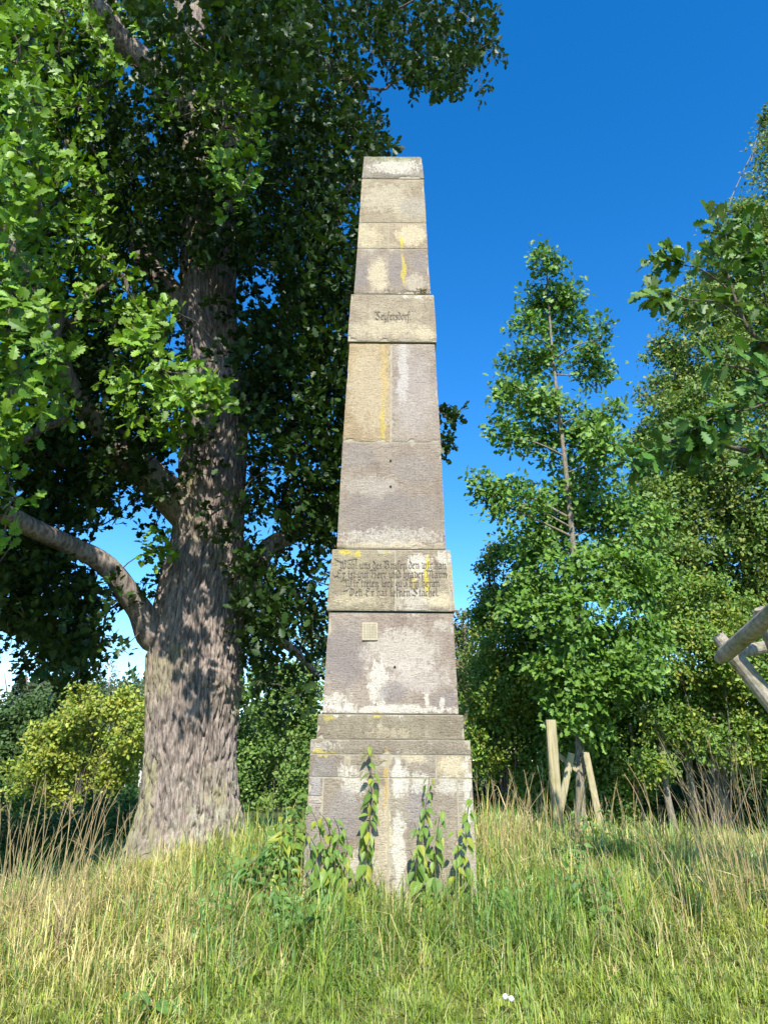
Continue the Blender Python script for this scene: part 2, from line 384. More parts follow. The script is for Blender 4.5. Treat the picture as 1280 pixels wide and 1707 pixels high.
def stone(parent, lo, hi, x0=-1.0, x1=1.0, x0t=None, x1t=None, y0=-1.0, y1=1.0, gap=.0035, tint=(.36, .31, .25), seed=0, chip=1.0, res=.035, name='stone_block', label=None):
    """block between two levels; x0..x1 are fractions of the half width on the front"""
    (wl, zl), (wh, zh) = lo, hi
    zl += gap; zh -= gap
    x0t = x0 if x0t is None else x0t; x1t = x1 if x1t is None else x1t
    gx0 = gap if x0 > -1 else 0; gx1 = gap if x1 < 1 else 0
    def pt(u, v, t):
        wd = wl + (wh - wl) * t
        a = (x0 + (x0t - x0) * t) * wd + gx0; b = (x1 + (x1t - x1) * t) * wd - gx1
        return Vector((OBX + a + (b - a) * u, YC + wd * (y0 + (y1 - y0) * v), zl + (zh - zl) * t))
    nx = max(2, int((x1 - x0) * wl / res)); nyy = max(2, int((y1 - y0) * wl / (res * 2.2))); nz = max(2, int((zh - zl) / res))
    idx = {}; V = []; F = []
    cen = pt(.5, .5, .5)
    def vid(i, j, l):
        key = (i, j, l)
        if key in idx: return idx[key]
        p = pt(i / nx, j / nyy, l / nz)
        ne = (i in (0, nx)) + (j in (0, nyy)) + (l in (0, nz))
        q = p * 1.0 + Vector((seed * 3.7, 0, 0))
        if ne >= 2:
            a = .003 + .004 * abs(mnoise.noise(q * 14))
            ch = mnoise.noise(q * 5.5) + .5 * mnoise.noise(q * 17)
            if ch > .42: a += (ch - .42) * .055 * chip
            d = Vector(((0, 1)[i == 0] - (0, 1)[i == nx], (0, 1)[j == 0] - (0, 1)[j == nyy], (0, 1)[l == 0] - (0, 1)[l == nz]))
            p = p + d * a
        else:
            d = Vector(((0, 1)[i == 0] - (0, 1)[i == nx], (0, 1)[j == 0] - (0, 1)[j == nyy], (0, 1)[l == 0] - (0, 1)[l == nz]))
            p = p + d * (.0022 * (mnoise.noise(q * 9) + .6 * mnoise.noise(q * 25)) + .0012)
        idx[key] = len(V); V.append(tuple(p)); return idx[key]
    for i in range(nx):
        for l in range(nz):
            F.append((vid(i, 0, l), vid(i + 1, 0, l), vid(i + 1, 0, l + 1), vid(i, 0, l + 1)))
            F.append((vid(i + 1, nyy, l), vid(i, nyy, l), vid(i, nyy, l + 1), vid(i + 1, nyy, l + 1)))
    for j in range(nyy):
        for l in range(nz):
            F.append((vid(0, j + 1, l), vid(0, j, l), vid(0, j, l + 1), vid(0, j + 1, l + 1)))
            F.append((vid(nx, j, l), vid(nx, j + 1, l), vid(nx, j + 1, l + 1), vid(nx, j, l + 1)))
    for i in range(nx):
        for j in range(nyy):
            F.append((vid(i, j + 1, 0), vid(i + 1, j + 1, 0), vid(i + 1, j, 0), vid(i, j, 0)))
            F.append((vid(i, j, nz), vid(i + 1, j, nz), vid(i + 1, j + 1, nz), vid(i, j + 1, nz)))
    me = bpy.data.meshes.new(name); me.from_pydata(V, [], F); me.update()
    o = link(name, me, M_STONE, parent); o.color = (tint[0] * .95, tint[1] * .885, tint[2] * .77, 1)
    if label: o['label'] = label
    return o

# --- blackletter strokes for a broad pen: x height 1
GL = {
 'n': (.82, [[(0, .82), (.12, 1), (.24, .85), (.24, .14), (.36, 0)], [(.26, .78), (.5, 1), (.62, .85), (.62, .14), (.74, 0)]]),
 'u': (.82, [[(0, .85), (.12, 1), (.22, .86), (.22, .16), (.36, 0), (.58, .16)], [(.5, .9), (.62, 1), (.62, .14), (.74, 0)]]),
 'i': (.44, [[(0, .85), (.12, 1), (.22, .86), (.22, .14), (.34, 0)], [(.18, 1.38), (.28, 1.28)]]),
 'o': (.68, [[(.3, 1), (.08, .8), (.08, .2), (.3, 0)], [(.3, 1), (.54, .82), (.54, .2), (.3, 0)]]),
 'h': (.78, [[(.05, 1.6), (.2, 1.7), (.2, .14), (.3, 0)], [(.22, .78), (.46, 1), (.6, .82), (.58, .1), (.38, -.35)]]),
 'l': (.42, [[(.05, 1.6), (.2, 1.7), (.2, .14), (.34, 0)]]),
 's': (.55, [[(.44, .9), (.28, 1), (.1, .82), (.4, .4), (.42, .15), (.2, 0), (.02, .1)]]),
 'd': (.68, [[(.3, .95), (.08, .78), (.08, .2), (.3, 0), (.54, .2), (.54, .85), (.36, 1.3), (.08, 1.6)]]),
 'e': (.56, [[(.5, .18), (.28, 0), (.08, .2), (.08, .8), (.3, 1), (.46, .82), (.12, .5)]]),
 'r': (.56, [[(0, .85), (.12, 1), (.22, .86), (.22, .14), (.34, 0)], [(.26, .8), (.42, 1), (.54, .86)]]),
 'a': (.74, [[(.1, .85), (.3, 1), (.54, .84), (.54, .14), (.68, 0)], [(.5, .55), (.12, .42), (.1, .14), (.26, 0), (.5, .2)]]),
 'f': (.5, [[(.46, 1.55), (.32, 1.7), (.2, 1.5), (.2, -.2), (.1, -.5)], [(.02, 1), (.44, 1)]]),
 'w': (1.12, [[(0, 1.05), (.14, 1.2), (.2, 1), (.2, .16), (.36, 0), (.54, .16)], [(.5, 1), (.54, .16), (.68, 0), (.92, .2), (.92, .8), (.7, 1)]]),
 'v': (.7, [[(0, 1.05), (.14, 1.2), (.18, 1), (.18, .16), (.34, 0), (.56, .2), (.56, .8), (.36, 1)]]),
 't': (.46, [[(.2, 1.35), (.2, .14), (.36, 0)], [(.02, 1), (.4, 1)]]),
 'g': (.7, [[(.3, 1), (.08, .8), (.08, .25), (.3, .08), (.54, .25), (.54, .9)], [(.54, 1), (.54, -.2), (.3, -.48), (.06, -.35)]]),
 'b': (.68, [[(.0, 1.6), (.14, 1.7), (.14, .2), (.32, 0), (.54, .2), (.54, .8), (.34, 1), (.16, .84)]]),
 'k': (.6, [[(.05, 1.6), (.2, 1.7), (.2, .14), (.32, 0)], [(.22, 1), (.46, 1.1)], [(.22, .62), (.44, .7), (.42, .12), (.54, 0)]]),
 'c': (.5, [[(.46, .88), (.3, 1), (.08, .8), (.08, .2), (.28, 0), (.44, .12)]]),
 'z': (.5, [[(.04, .9), (.4, 1), (.14, .55), (.42, .3), (.3, -.3), (.06, -.4)]]),
 'y': (.74, [[(0, .85), (.12, 1), (.2, .84), (.2, .2), (.38, 0), (.56, .2)], [(.56, 1), (.56, 0), (.4, -.4), (.12, -.5)], [(.18, 1.38), (.26, 1.28)], [(.48, 1.38), (.56, 1.28)]]),
 'm': (1.15, [[(0, .82), (.12, 1), (.24, .85), (.24, .14), (.34, 0)], [(.26, .78), (.46, 1), (.58, .85), (.58, .14), (.68, 0)], [(.6, .78), (.8, 1), (.92, .85), (.92, .14), (1.04, 0)]]),
 '~': (.0, [[(-.72, 1.32), (-.2, 1.36)]]),
 '.': (.4, [[(.1, .12), (.22, 0)]]), ' ': (.42, []),
 'W': (1.6, [[(-.5, 1.75), (-.2, 1.55), (.1, 1.6), (.3, 1.3), (.26, .2), (.46, 0)], [(.3, 1.3), (.62, 1.6), (.72, 1.2), (.7, .2), (.9, 0), (1.2, .3), (1.2, 1.0), (.98, 1.3)], [(.9, 1.75), (1.3, 1.55), (1.6, 1.6)]]),
 'G': (1.25, [[(.9, 1.4), (.5, 1.65), (.12, 1.2), (.12, .4), (.5, 0), (.95, .3), (.95, .9), (.6, 1.05)], [(.36, 1.3), (.4, .3)], [(-.3, 1.5), (.0, 1.65), (.3, 1.4)]]),
 'E': (1.1, [[(.9, 1.4), (.5, 1.65), (.2, 1.3), (.45, .9), (.14, .5), (.4, 0), (.9, .2)], [(.35, .9), (.8, .95)], [(-.3, .3), (.1, .35)]]),
 'H': (1.2, [[(-.2, 1.4), (.2, 1.65), (.3, 1.3), (.26, .3), (.1, 0)], [(.3, .8), (.7, 1.05), (.9, .8), (.86, .1), (.5, -.4)], [(.3, 1.4), (.8, 1.65), (1.0, 1.5)]]),
 'M': (1.5, [[(-.2, 1.3), (.1, 1.6), (.28, 1.3), (.26, .3), (.06, 0)], [(.3, 1.2), (.56, 1.6), (.7, 1.2), (.66, .1)], [(.7, 1.2), (1, 1.6), (1.16, 1.2), (1.14, .14), (1.34, 0)]]),
 'I': (.9, [[(-.1, 1.3), (.3, 1.6), (.6, 1.45), (.8, 1.6)], [(.45, 1.5), (.3, .9), (.5, .4), (.2, 0), (-.1, .2)]]),
 'D': (1.1, [[(-.1, 1.4), (.2, 1.6), (.8, 1.3), (.9, .6), (.5, 0), (.1, .2)], [(.3, 1.4), (.16, .8), (.3, .2)], [(.5, 1.3), (.5, .3)]]),
 'S': (1.1, [[(.95, 1.45), (.5, 1.65), (.15, 1.25), (.5, .85), (.85, .5), (.5, 0), (.0, .25), (-.25, .1)], [(.5, 1.4), (.5, .9)], [(-.35, 1.2), (-.1, 1.55), (.3, 1.5)]]),
}
def letters(parent, prof, lines, name='inscription', label=None, nibw=.18):
    mb = MB(); ln = 0
    for text, xl, xr, yb, xh in lines:
        tot = sum(GL[c][0] for c in text); sx = (xr - xl) / tot; cx = xl
        nib = Vector((math.cos(R(38)), math.sin(R(38)))) * nibw * .5
        for c in text:
            adv, st = GL[c]
            for s in st:
                ln += 1
                for (a, b) in zip(s[:-1], s[1:]):
                    ax, bx = Vector(a), Vector(b)
                    quad = [ax - nib, ax + nib, bx + nib, bx - nib]
                    d = bx - ax
                    if abs(d.x * nib.y - d.y * nib.x) < .012:
                        e = Vector((-d.y, d.x)).normalized() * .035; quad = [ax - e, ax + e, bx + e, bx - e]
                    P = [face(cx + q.x * sx, yb - q.y * xh, prof, .0042 + .00007 * (len(mb.f) % 9)) for q in quad]
                    n = (P[1] - P[0]).cross(P[2] - P[0])
                    if n.y > 0: P = P[::-1]
                    mb.poly(P)
            cx += adv * sx
    o = link(name, mb.mesh(name), M_CUT, parent, kind='stuff')
    if label: o['label'] = label
    return o

def build_obelisk():
    T = thing('obelisk', 'tall stepped sandstone obelisk with carved blackletter verses and yellow lichen streaks', 'obelisk', (OBX, YC, zb))
    core = MB()
    for lo, hi in (('q0', 'q_m'), ('q_m', 'q1'), ('p0', 'p1'), ('t0', 't1'), ('i0', 'i1'), ('s0', 's_m'), ('s_m', 's1'), ('n0', 'n1'), ('b0', 'a0'), ('a0', 'a1'), ('cap0', 'cap1')):
        (wl, zl), (wh, zh) = L[lo], L[hi]; e = .0075
        ring = lambda w_, z_: [(OBX - w_ + e, YC - w_ + e, z_), (OBX + w_ - e, YC - w_ + e, z_), (OBX + w_ - e, YC + w_ - e, z_), (OBX - w_ + e, YC + w_ - e, z_)]
        b = len(core.v); core.v += ring(wl, zl + .001) + ring(wh, zh - (.02 if hi == 'cap1' else .001))
        core.f += [tuple(b + i for i in f) for f in ((3, 2, 1, 0), (4, 5, 6, 7), (0, 1, 5, 4), (1, 2, 6, 5), (2, 3, 7, 6), (3, 0, 4, 7))]
    link('mortar_core', core.mesh('mortar_core'), M_MORTAR, T)
    def sub(lo, hi, py):                       # a level between two others at pixel row py
        q = face(651, py, (L[lo], L[hi])); t = (q.z - L[lo][1]) / (L[hi][1] - L[lo][1])
        return (L[lo][0] + (L[hi][0] - L[lo][0]) * t, q.z)
    def fx(px, py, lo, hi):                    # pixel -> fraction of the half width
        pr = (L[lo] if isinstance(lo, str) else lo, L[hi] if isinstance(hi, str) else hi)
        q = face(px, py, pr); t = (q.z - pr[0][1]) / (pr[1][1] - pr[0][1]); wd = pr[0][0] + (pr[1][0] - pr[0][0]) * t
        return (q.x - OBX) / wd
    g1 = (.38, .35, .30); tan = (.44, .39, .30); li = (.335, .29, .265); ol = (.33, .30, .235)
    stone(T, L['cap0'], L['cap1'], tint=(.33, .31, .28), seed=1, label='grey capstone crusted with pale lichen')
    am = sub('a0', 'a1', 371); ax = fx(648, 392, 'a0', 'a1')
    stone(T, am, L['a1'], tint=(.43, .385, .30), seed=2, gap=.002)
    stone(T, L['a0'], am, x1=ax, tint=(.47, .42, .32), seed=3, gap=.002)
    stone(T, L['a0'], am, x0=ax, tint=(.46, .40, .31), seed=4, gap=.002)
    stone(T, L['b0'], L['a0'], tint=(.37, .325, .285), seed=5)
    bn = stone(T, L['n0'], L['n1'], tint=(.42, .375, .30), seed=6, chip=1.3, label='projecting stone band carved with the village name')
    sx = fx(652, 650, 's_m', 's1')
    stone(T, L['s_m'], L['s1'], x1=sx, tint=(.45, .37, .25), seed=7, gap=.005, label='rough orange-tan stone block')
    stone(T, L['s_m'], L['s1'], x0=sx, tint=(.40, .355, .32), seed=8, gap=.005)
    stone(T, L['s0'], L['s_m'], tint=(.37, .325, .285), seed=9, gap=.005)
    ix = fx(659, 960, 'i0', 'i1'); ix2 = fx(747, 960, 'i0', 'i1')
    b1 = stone(T, L['i0'], L['i1'], x1=ix, tint=(.365, .33, .255), seed=10, gap=.003, chip=1.5, label='olive-grey band stone carved with the start of four verse lines')
    b2 = stone(T, L['i0'], L['i1'], x0=ix, x1=ix2, tint=(.385, .345, .28), seed=11, gap=.004, chip=1.5, label='lichen-spotted band stone carved with the end of four verse lines')
    stone(T, L['i0'], L['i1'], x0=ix2, tint=(.50, .43, .32), seed=12, gap=.003)
    tb = stone(T, L['t0'], L['t1'], tint=(.385, .335, .30), seed=13, chip=1.4)
    stone(T, L['p0'], L['p1'], tint=(.335, .305, .24), seed=14)
    stone(T, L['q_m'], L['q1'], tint=(.335, .30, .25), seed=15)
    # plinth face
    q1 = sub('q0', 'q_m', 1297); qs = sub('q0', 'q_m', 1277)
    fxq = lambda px, py: fx(px, py, 'q0', 'q_m')
    xa, xb, xc, xd, xe, xf = fxq(538, 1320), fxq(575, 1280), fxq(583, 1268), fxq(647, 1350), fxq(727, 1280), fxq(763, 1330)
    qa = sub('q0', 'q_m', 1328); qb = sub('q0', 'q_m', 1341)
    stone(T, q1, L['q_m'], x1=xb, tint=(.33, .29, .25), seed=16, gap=.004)
    stone(T, qs, L['q_m'], x0=xb, x1=xc, y1=-.6, tint=(.5, .43, .33), seed=17, gap=.003)
    stone(T, qs, L['q_m'], x0=xc, x1=xd, tint=(.38, .34, .28), seed=18, gap=.003)
    stone(T, q1, qs, x0=xb, x1=xd, tint=(.39, .345, .285), seed=19, gap=.0005, chip=0)
    stone(T, q1, L['q_m'], x0=xd, x1=xe, tint=(.37, .33, .285), seed=20, gap=.003)
    stone(T, q1, L['q_m'], x0=xe, tint=(.47, .41, .31), seed=21, gap=.003)
    stone(T, L['q0'], qb, x1=xa, tint=(.37, .335, .305), seed=22, gap=.003)
    stone(T, qb, qa, x1=xa, y1=-.5, tint=(.52, .46, .38), seed=23, gap=.002)
    stone(T, qa, q1, x1=xa, tint=(.37, .335, .31), seed=24, gap=.002)
    stone(T, L['q0'], q1, x0=xa, x1=xd, tint=(.35, .305, .255), seed=25, gap=.003)
    stone(T, L['q0'], q1, x0=xd, x1=xf, tint=(.39, .35, .30), seed=26, gap=.003)
    stone(T, L['q0'], q1, x0=xf, tint=(.46, .43, .37), seed=27, gap=.003)
    letters(T, (L['n0'], L['n1']), [('Seyfersdorf.', 626, 686, 532.5, 8.2)], label='carved village name in blackletter')
    for ln_ in [('Wohl uns des Grafen den wir han', 566, 744, 947.5, 8.2), ('Er ist gut Herr und braver Mann', 561, 745, 962.5, 8.2),
                                    ('Wir treten keck zu Ihm heran', 575, 733, 977.5, 8.2), ('Den~ Er hat keinen Stachel.', 582, 733, 993, 8.2)]:
        letters(T, (L['i0'], L['i1']), [ln_], label='carved line of blackletter verse')
    # pen flourishes beside the lines
    pr = (L['i0'], L['i1'])
    for pts in ([(558, 931), (563, 935), (572, 938)], [(580, 934), (588, 932), (596, 931)], [(555, 957), (558, 961), (564, 960)], [(568, 968), (573, 966), (577, 969)], [(573, 985), (577, 984), (580, 983)], [(736, 956), (741, 955), (746, 958)], [(722, 971), (728, 969), (732, 970)]):
        fl = MB()
        for a, b in zip(pts[:-1], pts[1:]):
            P = [face(a[0], a[1] - .6, pr, .005), face(a[0], a[1] + .6, pr, .005), face(b[0], b[1] + .6, pr, .005), face(b[0], b[1] - .6, pr, .005)]
            fl.poly(P)
        link('flourish', fl.mesh('flourish'), M_CUT, T)
    # small sandstone tablet with worn lines
    pr = (L['t0'], L['t1']); a = face(603.5, 1067, pr); b = face(629.5, 1037.5, pr); mb = MB()
    c4 = [face(x, y, pr, .012) for x, y in ((603.5, 1067), (629.5, 1067), (629.5, 1037.5), (603.5, 1037.5))]
    k4 = [face(x, y, pr, -.01) for x, y in ((603.5, 1067), (629.5, 1067), (629.5, 1037.5), (603.5, 1037.5))]
    mb.v += [tuple(p) for p in c4 + k4]; mb.f += [(0, 1, 2, 3), (0, 4, 5, 1), (1, 5, 6, 2), (2, 6, 7, 3), (3, 7, 4, 0)]
    tbl = link('tablet', mb.mesh('tablet'), plain('tablet_stone', (.42, .36, .25), .9, 40, .8), T, label='small cream stone tablet with worn lines of lettering')
    ml = MB()
    for i in range(9):
        y = 1041 + i * 2.7
        for sg in range(5):
            xs = 606 + sg * 4.4 + random.uniform(0, .6); xe_ = xs + random.uniform(2.4, 4)
            ml.poly([face(xs, y + .5, pr, .0135), face(xe_, y + .5, pr, .0135), face(xe_, y - .4, pr, .0135), face(xs, y - .4, pr, .0135)])
    link('worn_lettering', ml.mesh('worn_lettering'), plain('worn_ink', (.30, .24, .15), .95), tbl)
    # holes drilled in the shaft: flat discs, their inner shade painted dark
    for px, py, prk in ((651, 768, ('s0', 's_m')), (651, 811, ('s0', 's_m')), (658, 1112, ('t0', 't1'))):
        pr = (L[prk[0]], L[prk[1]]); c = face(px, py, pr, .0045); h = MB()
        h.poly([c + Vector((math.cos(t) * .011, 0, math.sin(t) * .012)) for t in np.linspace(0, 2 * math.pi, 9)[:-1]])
        link('drill_hole', h.mesh('drill_hole'), plain('hole_shade', (.03, .025, .02), 1), T)
    return T
OB = build_obelisk()
def tuft(px, py, prof, n, h):
    q = face(px, py, prof); v = []
    P = np.array([(q.x + RNG.normal(0, .035), q.y - RNG.uniform(0, .05), q.z + .002) for _ in range(n)])
    A = RNG.normal(0, .6, (n, 3)) + np.array([0, -.3, .7]); thin = (np.array([(0, 0, 0), (.4, .09, 0), (1, 0, -.12), (.4, -.09, 0)], float), [[0, 3, 2, 1]])
    c = np.where(RNG.random((n, 1)) < .5, np.array([[.28, .2, .09]]), np.array([[.16, .17, .05]]))
    link('moss_tuft', leaf_mesh('moss_tuft', thin, P, A, RNG.normal(0, 1, (n, 3)), RNG.uniform(.5, 1.2, n) * h, c), M_STRAW, OB, kind='stuff')
for a_ in ((703, 488.5, ('b0', 'a0'), 90, .045), (650, 489, ('b0', 'a0'), 40, .03), (676, 489, ('b0', 'a0'), 40, .025), (570, 914.5, ('s0', 's_m'), 40, .03)): tuft(a_[0], a_[1], (L[a_[2][0]], L[a_[2][1]]), a_[3], a_[4])

# ------------------------------------------------------------------ big oak
SUNN = np.array(SUND)
def leaf_colors(n, base, var=.25, alt=None, palt=0.0):
    c = np.array(base)[None] * (1 + RNG.uniform(-var, var, (n, 1))) * (1 + RNG.uniform(-.08, .08, (n, 3)))
    if alt is not None:
        k = RNG.random(n) < palt; c[k] = np.array(alt) * (1 + RNG.uniform(-.2, .2, (k.sum(), 1)))
    return c
def rosettes(C, D, nl, size, up, jit=.55, spread=.1):
    """leaves in whorls round shoot tips C pointing along D; up = preferred leaf normal (N,3)"""
    N = len(C); P = np.repeat(C, nl, 0) + RNG.normal(0, spread * .35, (N * nl, 3))
    th = np.tile(np.arange(nl) * 2.4, N) + np.repeat(RNG.uniform(0, 6.28, N), nl)
    d = np.repeat(nrm(D), nl, 0); u = np.repeat(nrm(up), nl, 0)
    s1 = nrm(np.cross(d, u) + 1e-4); s2 = np.cross(s1, d)
    rad = np.cos(th)[:, None] * s1 + np.sin(th)[:, None] * s2
    ax = nrm(rad * 1.0 + d * RNG.uniform(.1, .9, (N * nl, 1)) + RNG.normal(0, .22, (N * nl, 3)))
    no = nrm(u + RNG.normal(0, jit, (N * nl, 3)))
    sz = np.repeat(size, nl) * RNG.uniform(.65, 1.15, N * nl)
    return P + ax * (spread * .3), ax, no, sz

OAKY = 8.8
def build_oak():
    rows = [(1462, 192, 424), (1440, 205, 416), (1400, 224, 408), (1350, 237, 400), (1300, 243, 394), (1250, 245, 393), (1200, 247, 397), (1150, 248, 402), (1100, 249, 403), (1050, 254, 405),
            (1000, 262, 407), (950, 276, 406), (900, 289, 405), (850, 295, 406), (800, 300, 408), (750, 303, 410), (700, 308, 412), (650, 312, 408), (600, 314, 398), (500, 304, 392),
            (400, 302, 394), (300, 304, 394), (220, 310, 398), (150, 320, 400)]
    cen = []; rad = []
    for y, a, b in rows:
        p = at((a + b) / 2, y, OAKY); cen.append(p); rad.append((b - a) / 2 * pxm(p))
    base = Vector((cen[1].x, OAKY, float(gz(cen[1].x, OAKY))))
    T = thing('oak_tree', 'massive old oak with deeply furrowed trunk and wide dark crown beside the obelisk', 'tree', base)
    # trunk with furrowed bark as relief
    pts, rr = crm(cen, rad, 20); pts = np.array([tuple(p) for p in pts]); rr = np.array(rr)
    zz = pts[:, 2]; zt = np.concatenate([np.linspace(zz[0], 6.0, 400)[:-1], np.linspace(6.0, zz[-1], 150)]); NZ = len(zt)
    cx = np.interp(zt, zz, pts[:, 0]); cy = np.interp(zt, zz, pts[:, 1]); r0 = np.interp(zt, zz, rr)
    NT_ = 400; G = np.zeros((NZ, NT_, 3)); k1 = at(350, 1128, OAKY - .55)
    for j in range(NT_):
        th = 2 * math.pi * j / NT_; ct, st = math.cos(th), math.sin(th)
        flare_l = .5 + .5 * math.cos(th - math.pi)
        for i in range(NZ):
            z = zt[i]; h = z - base.z
            but = .10 * math.exp(-max(h, 0) / .45) * (math.cos(5 * th + 1.0) + .6 * math.cos(3 * th))
            lob = .035 * mnoise.noise((ct * 1.4, st * 1.4, z * .5)) + .03 * mnoise.noise((ct * 2.5 + 9, st * 2.5, z * 1.1))
            q = (ct * 12 + .4 * mnoise.noise((ct * 3, st * 3, z * 2.2)), st * 12, z * 2.6)
            a = 1 - min(1, abs(mnoise.noise(q)) * 4.2)
            q2 = (ct * 20 + 5, st * 20, z * 6); b = 1 - min(1, abs(mnoise.noise(q2)) * 2.6)
            q3 = (ct * 5, st * 5 + 3, z * 8.); c = max(0, mnoise.noise(q3))
            fur = -.055 * a ** 1.3 - .02 * b - .014 * c
            R_ = r0[i] * (1 + but + lob) + fur + .012
            x, y = cx[i] + R_ * ct, cy[i] + R_ * st
            d2 = ((x - k1.x) ** 2 + (z - k1.z) ** 2) if st < 0 else 9
            if d2 < .25:
                d = math.sqrt(d2); kn = .05 * math.exp(-(d / .2) ** 2) + .014 * math.cos(d * 70) * math.exp(-(d / .22) ** 2)
                x += kn * ct; y += kn * st
            G[i, j] = (x, y, z)
    mb = MB(); mb.quad_grid(G, True)
    link('trunk', mb.mesh('trunk', True), M_BARK, T)
    # limbs: pixel, depth, radius in pixels
    limbs = [
        [(330, 1035, 8.75, 26), (262, 1062, 8.6, 27), (232, 1010, 8.4, 21), (190, 955, 8.1, 18), (130, 915, 7.7, 16), (70, 886, 7.3, 16), (-10, 850, 6.8, 17), (-120, 800, 6.3, 13), (-240, 760, 6, 8)],
        [(345, 880, 8.8, 40), (290, 835, 8.6, 32), (245, 792, 8.4, 28), (200, 745, 8.2, 24), (150, 690, 7.9, 20), (105, 620, 7.5, 17), (70, 520, 7.2, 14), (20, 400, 6.9, 10), (-60, 300, 6.5, 7)],
        [(235, 785, 8.4, 20), (160, 772, 8.6, 17), (90, 760, 8.8, 14), (10, 740, 9.0, 11), (-90, 720, 9.2, 7)],
        [(370, 1030, 8.9, 30), (408, 990, 8.75, 21), (424, 945, 8.7, 18), (452, 905, 8.9, 15), (490, 890, 9.2, 12), (530, 865, 9.6, 10), (590, 800, 9.9, 8), (650, 740, 10.1, 6), (735, 700, 10.2, 4)],
        [(360, 700, 8.8, 34), (420, 650, 9.3, 22), (470, 560, 9.7, 17), (520, 450, 9.9, 13), (570, 340, 9.8, 9), (610, 240, 9.6, 6)],
        [(350, 560, 8.8, 34), (290, 490, 8.8, 20), (240, 430, 8.9, 16), (190, 350, 8.9, 12), (120, 250, 8.7, 9), (60, 150, 8.4, 7), (20, 60, 8.0, 5)],
        [(358, 260, 8.8, 42), (330, 140, 8.8, 29), (318, 80, 8.8, 27), (312, 0, 8.8, 25), (305, -150, 8.8, 20), (300, -330, 8.8, 12)],
        [(362, 270, 8.8, 42), (400, 180, 9.0, 36), (430, 90, 9.1, 33), (446, 0, 9.1, 30), (470, -150, 9.0, 22), (520, -330, 8.8, 13)],
        [(330, 210, 8.7, 24), (275, 140, 8.3, 22), (225, 90, 8.0, 20), (180, 38, 7.7, 19), (130, -30, 7.4, 15), (60, -140, 7, 9)],
        [(440, 40, 9.1, 24), (520, -60, 8.6, 15), (620, -110, 8.2, 8), (700, -90, 7.8, 3)],
        [(400, 200, 9.0, 20), (470, 130, 9.2, 14), (540, 110, 9.4, 10), (600, 150, 9.3, 6)],
        [(345, 330, 8.7, 30), (360, 240, 8.2, 13), (372, 180, 7.2, 9), (380, 130, 6.3, 7)],
        [(380, 960, 8.9, 20), (430, 1040, 9.4, 10), (480, 1080, 9.8, 7), (530, 1130, 10.2, 4)],
    ]
    nodes = []
    for lm in limbs:
        P = [at(a, b, c) for a, b, c, _ in lm]; Q = [r * pxm(p) for p, (_, _, _, r) in zip(P, lm)]
        P, Q = crm(P, Q, 7)
        P = [p + Vector((mnoise.noise(p * 1.3), mnoise.noise(p * 1.3 + Vector((7, 0, 0))), mnoise.noise(p * 1.3 + Vector((0, 9, 0))))) * .06 for p in P]
        mb = MB(); mb.tube(P, Q, 14); link('branch', mb.mesh('branch', True), M_BARK, T)
        nodes += [(p, q) for p, q in zip(P, Q)]
    NP = np.array([tuple(p) for p, _ in nodes])
    # sawn stub
    a, b, c = at(352, 128, 6.5), at(385, 116, 6.1), at(409, 107, 5.9)
    mb = MB(); mb.tube([a, b, c], [.03, .036, .04], 10, cap=False); st = link('sawn_stub', mb.mesh('sawn_stub', True), M_TWIG, T)
    mb = MB(); d = (c - b).normalized(); e = d.cross(Vector((0, 0, 1))).normalized(); f = d.cross(e)
    mb.poly([c + d * .002 + (e * math.cos(t) + f * math.sin(t)) * .041 for t in np.linspace(0, 6.283, 13)[:-1]])
    link('cut_face', mb.mesh('cut_face'), plain('sawn_wood', (.48, .30, .17), .8, 30), st)
